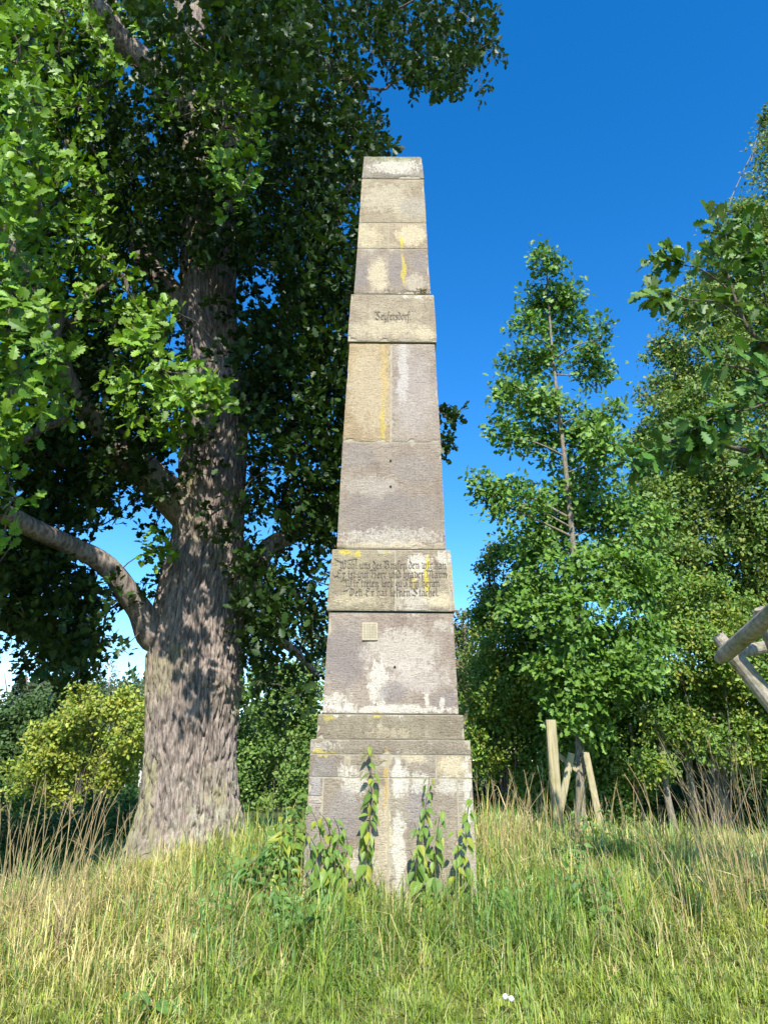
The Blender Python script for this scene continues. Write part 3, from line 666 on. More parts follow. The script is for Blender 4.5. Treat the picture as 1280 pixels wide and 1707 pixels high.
    # crown: how thick the leaves stand and where they look sunlit, in cells of 40 photo pixels
    patches = [   # first row, last row, first column, last column, leaf density or sunlit look there
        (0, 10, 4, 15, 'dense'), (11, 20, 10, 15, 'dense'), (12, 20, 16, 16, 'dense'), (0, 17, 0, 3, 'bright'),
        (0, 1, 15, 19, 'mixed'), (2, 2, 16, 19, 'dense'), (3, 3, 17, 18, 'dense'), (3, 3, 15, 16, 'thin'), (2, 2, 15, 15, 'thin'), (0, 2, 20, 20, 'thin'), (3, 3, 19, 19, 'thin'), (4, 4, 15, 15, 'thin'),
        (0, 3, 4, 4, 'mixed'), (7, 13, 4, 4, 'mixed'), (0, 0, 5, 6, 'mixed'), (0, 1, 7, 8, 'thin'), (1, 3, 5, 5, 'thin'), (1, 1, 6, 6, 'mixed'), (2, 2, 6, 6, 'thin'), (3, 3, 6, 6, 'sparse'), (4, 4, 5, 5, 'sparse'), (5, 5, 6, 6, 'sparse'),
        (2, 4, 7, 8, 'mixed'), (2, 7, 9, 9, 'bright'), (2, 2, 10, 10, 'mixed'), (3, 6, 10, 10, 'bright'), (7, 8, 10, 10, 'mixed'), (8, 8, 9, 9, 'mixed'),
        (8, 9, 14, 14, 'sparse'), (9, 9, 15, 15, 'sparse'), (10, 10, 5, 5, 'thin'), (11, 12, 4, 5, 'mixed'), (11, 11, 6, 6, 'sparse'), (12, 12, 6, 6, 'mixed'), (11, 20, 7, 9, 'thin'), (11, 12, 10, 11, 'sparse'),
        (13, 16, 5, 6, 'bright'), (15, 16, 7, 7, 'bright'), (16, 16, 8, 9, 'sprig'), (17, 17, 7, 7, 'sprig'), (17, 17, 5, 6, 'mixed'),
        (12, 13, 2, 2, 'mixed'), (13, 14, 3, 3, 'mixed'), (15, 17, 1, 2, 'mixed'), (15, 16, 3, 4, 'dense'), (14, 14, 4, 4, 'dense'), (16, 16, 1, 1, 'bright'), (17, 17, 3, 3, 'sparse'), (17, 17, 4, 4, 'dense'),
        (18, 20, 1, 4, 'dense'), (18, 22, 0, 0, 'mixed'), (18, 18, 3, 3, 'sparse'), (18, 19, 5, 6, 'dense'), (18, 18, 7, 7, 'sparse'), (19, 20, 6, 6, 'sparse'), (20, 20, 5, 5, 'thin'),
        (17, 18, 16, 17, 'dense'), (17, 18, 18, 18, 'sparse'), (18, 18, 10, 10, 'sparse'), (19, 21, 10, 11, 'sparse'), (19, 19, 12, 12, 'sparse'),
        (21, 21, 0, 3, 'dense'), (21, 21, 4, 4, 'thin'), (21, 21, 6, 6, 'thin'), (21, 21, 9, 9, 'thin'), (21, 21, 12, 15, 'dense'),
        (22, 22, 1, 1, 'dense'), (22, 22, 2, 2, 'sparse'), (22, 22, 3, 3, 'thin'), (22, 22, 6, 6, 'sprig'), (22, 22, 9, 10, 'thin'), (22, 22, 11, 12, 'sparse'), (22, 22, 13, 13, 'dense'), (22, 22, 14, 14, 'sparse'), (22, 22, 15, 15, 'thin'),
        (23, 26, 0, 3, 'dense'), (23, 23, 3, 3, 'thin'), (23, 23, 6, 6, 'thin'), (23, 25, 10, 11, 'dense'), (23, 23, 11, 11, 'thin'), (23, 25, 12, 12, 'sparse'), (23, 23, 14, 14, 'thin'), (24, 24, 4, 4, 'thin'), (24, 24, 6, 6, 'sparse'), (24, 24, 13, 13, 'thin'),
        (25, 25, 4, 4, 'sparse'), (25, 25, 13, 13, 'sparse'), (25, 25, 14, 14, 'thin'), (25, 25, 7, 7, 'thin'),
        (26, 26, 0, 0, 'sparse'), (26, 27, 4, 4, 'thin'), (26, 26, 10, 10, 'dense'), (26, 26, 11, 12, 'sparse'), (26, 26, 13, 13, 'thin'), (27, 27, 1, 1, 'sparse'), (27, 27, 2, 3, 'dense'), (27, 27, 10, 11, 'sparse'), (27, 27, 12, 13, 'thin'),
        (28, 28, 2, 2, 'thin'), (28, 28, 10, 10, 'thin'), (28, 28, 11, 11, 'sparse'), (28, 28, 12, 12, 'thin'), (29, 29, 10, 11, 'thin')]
    grid = {}
    for r0, r1, c0, c1, kind in patches:
        for r in range(r0, r1 + 1):
            for c in range(c0, c1 + 1): grid[r, c] = kind
    cells = [(c * 40, r * 40, kind) for (r, c), kind in grid.items()]
    for r in range(-5, 0):                     # the crown goes on above the picture
        for c in range(-8, 21):
            if c > 14 and r < -3 - (20 - c): continue
            if RNG.random() < .8: cells.append((c * 40, r * 40, 'upper' if c < 14 else 'tip'))
    for r in range(0, 26):
        for c in range(-8, 0): cells.append((c * 40, r * 40, 'bright' if (r < 19 and c > -4 and RNG.random() < .6) else 'side'))
    dens = dict(dense=38, bright=8, mixed=24, sparse=13, thin=4, sprig=9, upper=24, tip=16, side=15)
    RC = []; RD = []; RU = []; tone = []; cm = []
    for x, y, ch in cells:
        lay = []
        n = dens[ch]; n = int(n + RNG.random())
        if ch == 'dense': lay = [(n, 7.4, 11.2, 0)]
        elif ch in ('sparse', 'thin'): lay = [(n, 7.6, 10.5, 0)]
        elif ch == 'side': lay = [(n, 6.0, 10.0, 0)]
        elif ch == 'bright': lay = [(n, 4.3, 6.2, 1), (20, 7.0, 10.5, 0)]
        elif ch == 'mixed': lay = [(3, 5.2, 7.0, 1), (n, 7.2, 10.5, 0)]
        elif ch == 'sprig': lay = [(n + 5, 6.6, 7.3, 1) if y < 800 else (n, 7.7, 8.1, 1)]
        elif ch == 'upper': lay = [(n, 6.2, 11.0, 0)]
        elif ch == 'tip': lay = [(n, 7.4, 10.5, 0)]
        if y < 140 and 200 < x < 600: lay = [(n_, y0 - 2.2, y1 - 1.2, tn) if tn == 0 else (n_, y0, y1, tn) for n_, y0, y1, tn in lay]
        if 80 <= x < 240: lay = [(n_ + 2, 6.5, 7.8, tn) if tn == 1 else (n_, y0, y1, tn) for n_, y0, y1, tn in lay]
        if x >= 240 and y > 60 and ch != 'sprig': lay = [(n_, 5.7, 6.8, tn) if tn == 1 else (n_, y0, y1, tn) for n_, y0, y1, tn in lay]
        for n_, y0, y1, tn in lay:
            got = []
            kk = max(1, n_ // 4)
            sub = [(x + RNG.uniform(0, 40), y + RNG.uniform(0, 40), RNG.uniform(y0, y1)) for _ in range(kk)]
            for i in range(n_):
                if tn == 0 and ch in ('dense', 'upper') and RNG.random() < .55: px, py, Y = x + RNG.uniform(-4, 44), y + RNG.uniform(-4, 44), RNG.uniform(y0, y1)
                else:
                    s_ = sub[i % kk]; px, py, Y = s_[0] + RNG.normal(0, 11), s_[1] + RNG.normal(0, 9), s_[2] + RNG.normal(0, .12)
                p = at(px, py, Y)
                if p.z < 2.0 and Y < 7.2: continue
                if abs(p.x - OBX) < 1.0 and 1.0 < Y < YC + 1.0: continue
                got.append(tuple(p))
            if not got: continue
            g = np.array(got); RC.append(g); cm.append((g.mean(0), tn))
            out = g - np.array([base.x, OAKY + .3, 0.0]); out[:, 2] = .25 * np.linalg.norm(out[:, :2], axis=1)
            RD.append(nrm(out) + RNG.normal(0, .45, g.shape))
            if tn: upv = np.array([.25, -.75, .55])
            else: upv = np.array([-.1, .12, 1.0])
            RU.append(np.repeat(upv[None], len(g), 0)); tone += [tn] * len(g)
    C = np.concatenate(RC); D = np.concatenate(RD); U = np.concatenate(RU); tone = np.array(tone)
    nl = 7
    P, ax, no, sz = rosettes(C, D, nl, np.full(len(C), .128), U, .5, .10)
    tn = np.repeat(tone, nl)
    col = np.where(tn[:, None] == 1, leaf_colors(len(P), (.135, .25, .014), .35, (.19, .31, .02), .25), leaf_colors(len(P), (.03, .064, .011), .3))  # sun and shade painted into the leaf colour: sunlit sprays bright, shaded crown dark
    px, py, pz = projn(P)
    # never let leaves stand in front of the obelisk
    clash = (np.abs(P[:, 0] - OBX) < .9) & (P[:, 1] < YC + .9) & (P[:, 1] > 3.5) & (P[:, 2] < 9.0)
    keep = ~clash; P, ax, no, sz, tn, col, px, py, pz = [a[keep] for a in (P, ax, no, sz, tn, col, px, py, pz)]
    inf = (px > 5) & (px < W0 - 5) & (py > 5) & (py < H0 - 5)
    score = np.where(inf & (tn == 1), sz / pz, 0); order = np.argsort(-score)
    big = order[:300]; rest = np.ones(len(P), bool); rest[big] = False
    near = rest & (pz < 7.6); far = rest & ~near
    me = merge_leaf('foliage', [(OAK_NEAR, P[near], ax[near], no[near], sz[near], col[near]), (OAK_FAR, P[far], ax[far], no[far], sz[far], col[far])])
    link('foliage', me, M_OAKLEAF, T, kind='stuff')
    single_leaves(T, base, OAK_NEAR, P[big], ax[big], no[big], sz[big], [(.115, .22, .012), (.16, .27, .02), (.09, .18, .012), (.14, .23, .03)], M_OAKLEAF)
    # twigs and small branches that carry the leaves
    tw = MB()
    pts = [NP[i] for i in range(0, len(NP), 2)]; nroot = len(pts); par = {}; M_ = np.array([m for m, _ in cm])
    tree_p = np.array(pts); left = list(range(len(M_))); dist = np.array([np.min(np.linalg.norm(tree_p - m, axis=1)) for m in M_])
    near_i = np.array([int(np.argmin(np.linalg.norm(tree_p - m, axis=1))) for m in M_]); allp = [p for p in pts]; done = np.zeros(len(M_), bool); order_ = []
    for _ in range(len(M_)):
        i = int(np.argmin(np.where(done, 1e9, dist))); done[i] = True; ni = len(allp); allp.append(M_[i]); par[ni] = int(near_i[i]); order_.append(ni)
        dd = np.linalg.norm(M_ - M_[i], axis=1) * 1.12 + .05; up_ = dd < dist; dist = np.where(up_, dd, dist); near_i = np.where(up_, ni, near_i)
    cnt_ = {}
    for ni in reversed(order_):
        cnt_[ni] = cnt_.get(ni, 0) + 1; p_ = par[ni]
        if p_ >= nroot: cnt_[p_] = cnt_.get(p_, 0) + cnt_[ni]
    for ni in order_:
        p0 = Vector(allp[par[ni]]); p1 = Vector(allp[ni]); Ln = (p1 - p0).length
        if Ln < .05: continue
        if any(abs(q.x - OBX) < .8 and 2.0 < q.y < YC + .85 and q.z < 10.5 for q in (p0.lerp(p1, f_) for f_ in np.linspace(0, 1, 7))): continue
        r1 = .0065 * cnt_[ni] ** .42; mid = (p0 + p1) / 2 + Vector((0, 0, .07 * Ln)) + Vector(RNG.normal(0, .09 * Ln, 3))
        tw.tube([p0, p0.lerp(mid, .5) + Vector(RNG.normal(0, .03 * Ln, 3)), mid, mid.lerp(p1, .5) + Vector(RNG.normal(0, .03 * Ln, 3)), p1], [r1 * 1.15, r1 * 1.1, r1, r1 * .95, r1 * .85], 5, False)
    for g, (m, t_) in zip(RC, cm):
        for q in g[::2 if t_ == 0 else 1]:
            a = Vector(m); b = Vector(q); s_ = (b - a).length
            if s_ > .9: a = b.lerp(a, .9 / s_)
            tw.tube([a, (a + b) / 2 + Vector(RNG.normal(0, .03, 3)), b], [.007, .005, .003], 3, False)
    link('twigs', tw.mesh('twigs'), M_TWIG, T, kind='stuff')
    # pale moss patches sit in the bark material
    return T

def single_leaves(T, base, tpl, P, ax, no, sz, tints, mat, name='leaf'):
    """large leaves one by one, sharing a few meshes"""
    V, F = tpl; lib = []
    for t in tints:
        me = bpy.data.meshes.new(name); me.from_pydata([tuple(v) for v in V], [], F); me.update()
        a = me.attributes.new('Col', 'FLOAT_COLOR', 'POINT'); a.data.foreach_set('color', np.tile(np.array(tuple(t) + (1,), np.float32), len(V)))
        me.materials.append(mat); lib.append(me)
    ax = nrm(ax); si = nrm(np.cross(no, ax)); up = np.cross(ax, si); bL = np.array(base)
    for i in range(len(P)):
        o = bpy.data.objects.new(name, lib[int(RNG.integers(len(lib)))]); COL.objects.link(o); o.parent = T
        M = Matrix.Identity(4)
        for r in range(3):
            M[r][0] = ax[i][r] * sz[i]; M[r][1] = si[i][r] * sz[i]; M[r][2] = up[i][r] * sz[i]; M[r][3] = P[i][r] - bL[r]
        o.matrix_basis = M
OAK = build_oak()

# ------------------------------------------------------------------ trees and shrubs from crown lobes
def lobed_tree(name, label, cat, basept, lobes, Y, leafsize, cover, base_col, alt=None, palt=0., tpl=RHOMB, mat=None, bark=None, trunk=None, group=None,
               normal=(0.25, -.75, .6), clump=11, jit=.6, nbig=0, bigtints=None, depthk=.9, ycj=.35, twigs=True, per=9, subr=.2):
    mat = mat or M_LEAF; bark = bark or M_TWIG
    T = thing(name, label, cat, basept, group)
    Cs = []; Ds = []; cents = []
    for lb in lobes:
        px, py, rx, ry = lb[:4]; yy = Y + (lb[4] if len(lb) > 4 else RNG.uniform(-ycj, ycj) * 2)
        c = at(px, py, yy); s = pxm(c); a, b = rx * s, ry * s; dp = depthk * (a + b) / 2
        area = math.pi * rx * ry
        leafpx = (leafsize / s) ** 2 * .28
        n = int(area * cover / leafpx / clump) + 3
        m = max(4, n // per); v = nrm(RNG.normal(0, 1, (m, 3))); v[:, 1] = -np.abs(v[:, 1]) * np.where(RNG.random(m) < .72, 1, -1)
        r = RNG.uniform(.45, 1.05, (m, 1)); sub = v * r; k = RNG.integers(0, m, n)
        off = RNG.normal(0, 1, (n, 3)) * subr
        v2 = sub[k] + off * np.array([1, 1, .7]); q = np.array(c) + v2 * np.array([a, dp, b])
        dirs = nrm(off + .5 * sub[k] + np.array([0, -.1, .25]))
        Cs.append(q); Ds.append(nrm(dirs + RNG.normal(0, .25, dirs.shape))); cents.append((c, a, b))
    C = np.concatenate(Cs); D = np.concatenate(Ds)
    gzz = gz(C[:, 0], C[:, 1]); ok = C[:, 2] > gzz + .05; C, D = C[ok], D[ok]
    U = nrm(np.array(normal)[None] + .55 * D)
    P, ax, no, sz = rosettes(C, D, clump, np.full(len(C), leafsize), U, jit, leafsize * 1.5)
    P = P + RNG.normal(0, leafsize * .55, P.shape)
    cl = np.repeat(RNG.uniform(.75, 1.25, (len(C), 1)), clump, 0)
    col = leaf_colors(len(P), base_col, .22)* cl
    if alt is not None:
        k = np.repeat(RNG.random(len(C)) < palt, clump) | (RNG.random(len(P)) < palt * .4); col[k] = np.array(alt) * RNG.uniform(.75, 1.25, (k.sum(), 1))
    rest = np.ones(len(P), bool)
    if nbig:
        px, py, pz = projn(P); inf = (px > 5) & (px < W0 - 5) & (py > 5) & (py < H0 - 5)
        fr = -(P[:, 1]); sc = np.where(inf, sz / pz + .0006 * (np.array(basept)[1] + .0 - P[:, 1]), -9)
        big = np.argsort(-sc)[:nbig]; rest[big] = False
        single_leaves(T, basept, tpl, P[big], ax[big], no[big], sz[big], bigtints or [base_col], mat)
    link('foliage', merge_leaf('foliage', [(tpl, P[rest], ax[rest], no[rest], sz[rest], col[rest])]), mat, T, kind='stuff')
    # stems
    bp = Vector(basept); mb = MB(); top = None
    if trunk:
        pts = [Vector(p) for p, _ in trunk]; rd = [r for _, r in trunk]
        mb.tube(pts, rd, 10, smooth=6); link('trunk', mb.mesh('trunk', True), bark, T)
        sk = crm(pts, rd, 8)
    if twigs:
        br = MB()
        for c, a, b in cents:
            if trunk:
                j = min(range(len(sk[0])), key=lambda i: (sk[0][i] - c).length + 1.2 * max(0, sk[0][i].z - c.z + .25 * (c - sk[0][i]).xy.length))
                p0 = sk[0][j]; r0 = min(sk[1][j] * .6, .012 + .012 * (c - p0).length)
            else: p0 = bp + Vector((RNG.uniform(-.3, .3), RNG.uniform(-.2, .2), -.1)); r0 = .012 + .003 * (c - bp).length
            ln = (c - p0).length; mid = (p0 + c) / 2 + Vector((0, 0, .06 * ln)) + Vector(RNG.normal(0, .04 * ln, 3))
            br.tube([p0, mid, c], [r0, r0 * .7, r0 * .35], 6, False, smooth=4)
            for _ in range(5):
                e = c + Vector(RNG.normal(0, .5, 3)) * 1.0 * Vector((a, b, b)).length * .5
                br.tube([mid.lerp(c, .6), (c + e) / 2, e], [r0 * .4, r0 * .3, r0 * .12], 4, False)
        link('branches', br.mesh('branches', True), bark, T, kind='stuff')
    return T

G_ = lambda px, py: gpt(px, py)
# young oak tied between stakes
yb = gpt(966, 1398); YS = yb.y
print('YS', YS, 'plinth', L['q_m'], zb)
ytr = [(yb - Vector((0, 0, .2)), .15), (at(967, 1330, YS), .115), (at(966, 1240, YS), .10), (at(968, 1130, YS), .10), (at(962, 1000, YS), .085), (at(952, 880, YS), .075), (at(940, 760, YS), .06), (at(928, 660, YS), .05), (at(918, 560, YS), .035), (at(910, 440, YS), .012)]
lob = [(906, 442, 22, 26), (918, 482, 36, 26), (888, 500, 22, 20), (935, 520, 36, 26), (880, 552, 30, 20), (938, 560, 44, 30), (868, 598, 26, 20), (1000, 566, 17, 26), (905, 612, 46, 24), (975, 622, 30, 34), (845, 665, 32, 26),
       (905, 678, 52, 34), (985, 690, 34, 34), (850, 730, 40, 22), (925, 748, 78, 36), (1015, 752, 40, 40), (862, 836, 40, 34), (955, 838, 95, 52), (800, 803, 24, 15), (828, 838, 26, 20), (1045, 868, 62, 56), (900, 925, 70, 46), (985, 950, 88, 56), (1062, 972, 52, 52),
       (862, 1000, 50, 30), (940, 1045, 80, 46), (1030, 1060, 62, 46), (915, 1108, 44, 26), (972, 1150, 36, 34), (1010, 1120, 34, 24), (985, 1215, 20, 16), (955, 1175, 34, 26), (1005, 1172, 40, 34), (925, 1160, 34, 24), (945, 1215, 20, 14), (1060, 1110, 50, 40)]
YOAK = lobed_tree('young_oak', 'slender young oak with layered bright leaves tied between wooden stakes', 'tree', tuple(yb), lob, YS, .18, 5.2, (.115, .22, .03), (.16, .27, .035), .25, OAK_FAR, M_OAKLEAF, M_GREYBARK,
                  ytr, normal=(.25, -.75, .6), clump=8, jit=.5, nbig=300, bigtints=[(.115, .22, .03), (.15, .26, .035), (.1, .19, .03)], per=13, subr=.22, depthk=.8, ycj=.5)

# stakes
def plank(name, a, b, wd, th, mat, label=None, parent=None, cat=None, group=None, roll=0, half=False):
    a, b = Vector(a), Vector(b); d = (b - a); Ln = d.length; d.normalize()
    s = d.cross(Vector((0, -1, 0))); s.normalize(); s = Matrix.Rotation(roll, 3, d) @ s; u = s.cross(d)
    n = 12; mb = MB(); nl = 6; G = np.zeros((nl + 1, n, 3))
    for i in range(nl + 1):
        for j in range(n):
            t = 2 * math.pi * j / n; e = 1.0
            cx = math.copysign(abs(math.cos(t)) ** (.55), math.cos(t)) * wd / 2; cy = math.copysign(abs(math.sin(t)) ** (.55), math.sin(t)) * th / 2
            if half and cy > 0: cy *= .15
            p = a + d * (Ln * i / nl) + (s * cx + u * cy) * (1 + .05 * mnoise.noise((i * .9, j * .7, wd * 50)))
            G[i, j] = p
    mb.quad_grid(G, True); mb.f.append(tuple(range(n))[::-1]); mb.f.append(tuple(nl * n + j for j in range(n)))
    o = link(name, mb.mesh(name), mat, parent)
    if label: o['label'] = label
    if cat: o['category'] = cat
    if group: o['group'] = group
    return o
def stake(label, a, b, wd, th, half=True, roll=0):
    T = thing('tree_stake', label, 'stake', tuple(a), 'wooden stakes round the young oak')
    plank('post', a, b, wd, th, M_STAKE, parent=T, half=half, roll=roll); return T
g1 = gpt(932, 1408); s1 = stake('upright round-topped wooden stake left standing beside the young oak', g1 - Vector((0, 0, .2)), at(917, 1200, g1.y), .125, .1, False)
g2 = gpt(926, 1412); g2 = Vector((g2.x, g2.y - .25, g2.z)); s2 = stake('pale split plank leaning toward the young oak trunk', at(922, 1408, YS - .5), at(952, 1256, YS - .3), .16, .09, False, .3)
s3 = stake('pale split plank leaning on the bramble side of the young oak', at(1006, 1404, YS - .5), at(976, 1254, YS - .25), .15, .09, False, -.3)
ra = thing('stake_rail', 'short pale board nailed between stake and young oak trunk', 'board', tuple(at(945, 1262, YS - .1)))
plank('board', at(924, 1254, YS - .12), at(962, 1284, YS - .18), .12, .05, M_STAKE, parent=ra)
rb = thing('stake_rail', 'level cross board behind the young oak trunk', 'board', tuple(at(965, 1276, YS + .1)))
plank('board', at(950, 1277, YS + .2), at(984, 1277, YS + .2), .1, .05, M_STAKE, parent=rb)

# ------------------------------------------------------------------ oak beyond the frame whose spray reaches in over the log frame
def build_side_oak():
    b = Vector((4.9, 4.0, float(gz(4.9, 4.0))))
    T = thing('oak_tree', 'oak spray with large glossy lobed leaves reaching in above the log frame', 'tree', tuple(b))
    mb = MB(); mb.tube([b - Vector((0, 0, .2)), b + Vector((0, 0, 1.6)), b + Vector((.1, 0, 3.4)), b + Vector((.1, .1, 5.5)), b + Vector((.2, .1, 8))], [.26, .2, .18, .14, .06], 14, smooth=6)
    link('trunk', mb.mesh('trunk', True), M_BARK, T)
    sp = [  # twig paths: pixels and depth
        [(1500, 760, 5.1), (1360, 620, 4.9), (1290, 590, 4.8), (1245, 545, 4.7), (1222, 490, 4.65), (1205, 430, 4.6), (1195, 375, 4.6)],
        [(1245, 545, 4.7), (1200, 505, 4.65), (1150, 500, 4.6), (1110, 490, 4.6), (1085, 510, 4.6)],
        [(1222, 490, 4.65), (1170, 450, 4.6), (1130, 440, 4.6), (1110, 430, 4.6)],
        [(1290, 590, 4.8), (1275, 500, 4.7), (1262, 430, 4.6), (1240, 390, 4.6)],
        [(1500, 800, 5.1), (1390, 720, 4.7), (1310, 650, 4.5), (1260, 620, 4.4), (1190, 605, 4.4)],
        [(1310, 650, 4.5), (1255, 680, 4.4), (1200, 690, 4.4), (1150, 720, 4.4)],
        [(1500, 860, 5.0), (1370, 800, 4.6), (1270, 760, 4.5), (1190, 740, 4.5), (1120, 735, 4.5), (1075, 760, 4.5)],
        [(1390, 720, 4.7), (1330, 600, 4.6), (1290, 500, 4.6), (1275, 420, 4.6)],
    ]
    C = []; D = []
    for i, pth in enumerate(sp):
        P = [at(*q) for q in pth]; n = len(P)
        r0 = .022 if pth[0][0] > 1400 else .008
        if pth[0][0] > 1400: P = [b + Vector((0, 0, P[0].z - b.z - .5))] + P; n += 1; r0 = .04
        mb = MB(); mb.tube(P, list(np.linspace(r0, .003, n)), 6, smooth=5); link('branch', mb.mesh('branch', True), M_TWIG, T)
        Q, _ = crm(P, [1] * n, 6)
        for j in range(len(Q) // 3, len(Q)):
            if RNG.random() < .8 or j == len(Q) - 1:
                C.append(tuple(Q[j] + Vector(RNG.normal(0, .05, 3)))); d = (Q[min(j + 1, len(Q) - 1)] - Q[j - 1]).normalized(); D.append(tuple(d))
    C = np.array(C); D = np.array(D)
    P, ax, no, sz = rosettes(C, D, 7, np.full(len(C), .135), np.tile(np.array([.25, -.7, .6]), (len(C), 1)), .5, .06)
    col = leaf_colors(len(P), (.08, .17, .03), .3)
    px, py, pz = projn(P); inside = (px < 1290) & (py > 0)
    idx = np.where(inside)[0][:300]
    single_leaves(T, b, OAK_NEAR, P[idx], ax[idx], no[idx], sz[idx], [(.11, .2, .03), (.13, .23, .03), (.085, .165, .03), (.15, .21, .08)], M_OAKLEAF)
    rest = np.ones(len(P), bool); rest[idx] = False
    # the rest of its small crown, out of the picture
    q = nrm(RNG.normal(0, 1, (420, 3))) * RNG.uniform(.5, 1, (420, 1)) * np.array([1.3, 1.3, 1.7]) + np.array([4.75, 3.6, 5.6])
    P2, a2, n2, s2 = rosettes(q, nrm(RNG.normal(0, 1, q.shape)), 7, np.full(len(q), .13), np.tile(np.array([0, -.2, 1.]), (len(q), 1)), .5, .1)
    link('foliage', merge_leaf('foliage', [(OAK_NEAR, P[rest], ax[rest], no[rest], sz[rest], col[rest]), (OAK_FAR, P2, a2, n2, s2, leaf_colors(len(P2), (.05, .11, .02)))]), M_OAKLEAF, T, kind='stuff')
build_side_oak()

# ------------------------------------------------------------------ trees and shrubs behind
def gb(px, Y):
    x = at(px, 1300, Y).x; return (x, Y, float(gz(x, Y)))
def stem(px, Y, pytop, r0, r1, lean=0):
    b = Vector(gb(px, Y)); return [(b - Vector((0, 0, .3)), r0 * 1.3), (b + Vector((0, 0, .5)), r0), (at(px + lean * .5, 1300 + (pytop - 1300) * .5, Y), (r0 + r1) / 2), (at(px + lean, pytop, Y), r1)]
lobed_tree('beech_tree', 'tall broad tree with yellowing small leaves rising behind the young oak', 'tree', gb(1190, (YS + 5)),
           [(1262, 385, 58, 50), (1215, 440, 60, 48), (1255, 520, 70, 70), (1170, 520, 62, 48), (1108, 588, 30, 18), (1140, 610, 40, 26), (1200, 610, 80, 60), (1100, 665, 46, 38), (1160, 700, 76, 56), (1260, 680, 60, 70), (1090, 745, 44, 44), (1150, 800, 90, 66), (1240, 800, 70, 80), (1100, 850, 66, 62), (1190, 900, 100, 76), (1270, 930, 60, 90), (1090, 950, 70, 70), (1150, 1010, 90, 66), (1240, 1050, 90, 80), (1340, 600, 90, 110), (1350, 850, 90, 130), (1279, 205, 10, 30), (1345, 330, 80, 130), (1330, 1060, 80, 100)],
           (YS + 5), .15, 5.4, (.14, .22, .045), (.26, .27, .06), .16, OVAL6, trunk=stem(1190, (YS + 5), 560, .28, .06, 20), bark=M_GREYBARK, ycj=.9, jit=.7)
sh = [
 ('hazel_shrub', 'dense green shrub filling the gap directly behind the plinth on the young oak side', YS + 3.2, 850, [(868, 935, 46, 34), (822, 925, 24, 14), (815, 950, 22, 10), (830, 1010, 52, 30), (890, 1010, 60, 50), (800, 1040, 26, 22), (850, 1080, 76, 50), (820, 1150, 60, 60), (900, 1140, 70, 66), (850, 1230, 76, 60), (920, 1240, 60, 66), (800, 1250, 26, 40)], (.17, .27, .045), (.30, .32, .05), .2),
 ('hazel_shrub', 'dark leafy shrub standing behind the stakes of the young oak', YS + 3.0, 1010, [(960, 1100, 70, 60), (1030, 1130, 70, 60), (1000, 1200, 80, 60), (1080, 1200, 60, 60), (960, 1270, 70, 60), (1040, 1280, 60, 50), (900, 1310, 60, 40), (1000, 1340, 60, 40)], (.15, .25, .042), (.26, .30, .05), .14),
 ('hazel_shrub', 'overhanging green shrub with yellowish sprays behind the log frame', YS + 1.5, 1190, [(1170, 1010, 70, 44), (1120, 1080, 60, 50), (1200, 1090, 60, 60), (1160, 1160, 70, 50), (1240, 1180, 60, 60), (1110, 1200, 50, 44), (1200, 1235, 70, 40), (1280, 1240, 60, 50), (1090, 1270, 36, 34), (1340, 1150, 70, 90)], (.16, .26, .045), (.30, .32, .05), .18),
]
for nm, lb, Y, px, lobs, c, alt, pa in sh:
    lobed_tree(nm, lb, 'shrub', gb(px, Y), lobs, Y, .12, 5.2, c, alt, pa, OVAL6, ycj=.5, jit=.7)
# trunks and deep thicket in the hollow on that side
for i, (px, pt, r) in enumerate(((1118, 1180, .09), (1160, 1150, .11), (1070, 1200, .06), (1215, 1190, .07))):
    b = gb(px, YS + 1.6 + .4 * i); T = thing('understorey_tree', ['thin grey understorey trunk in the thicket nearest the young oak', 'stouter dappled trunk in the shaded thicket', 'slim leaning sapling trunk at the thicket edge', 'thin trunk in the thicket behind the dry stalks'][i], 'tree', b)
    mb = MB(); q = [Vector(b) - Vector((0, 0, .2)), at(px - 6, 1330, b[1]), at(px - 14, 1260, b[1]), at(px - 20, pt, b[1])]
    mb.tube(q, [r * 1.2, r, r * .9, r * .7], 9, smooth=5); link('trunk', mb.mesh('trunk', True), M_GREYBARK, T)
    C = np.array([tuple(at(px - 20 + RNG.normal(0, 40), pt + RNG.normal(0, 35), b[1] + RNG.normal(0, .6))) for _ in range(60)])
    P, ax, no, sz = rosettes(C, nrm(RNG.normal(0, 1, C.shape)), 9, np.full(60, .09), np.tile(np.array([0, -.2, 1.]), (60, 1)), .6, .14)
    link('crown', leaf_mesh('crown', OVAL6, P, ax, no, sz, leaf_colors(len(P), (.045, .09, .02))), M_LEAF, T, kind='stuff')
lobed_tree('thicket_shrub', 'deep shaded thicket closing the hollow behind the thin trunks', 'shrub', gb(1180, YS + 7), [(1090, 1300, 80, 70), (1190, 1300, 80, 80), (1290, 1300, 80, 80), (1130, 1380, 90, 40), (1240, 1380, 90, 40), (1000, 1350, 80, 50), (900, 1340, 70, 60), (1360, 1340, 80, 90), (820, 1330, 50, 60)], YS + 7, .14, 4.5, (.05, .095, .022), None, 0, RHOMB, ycj=.5)

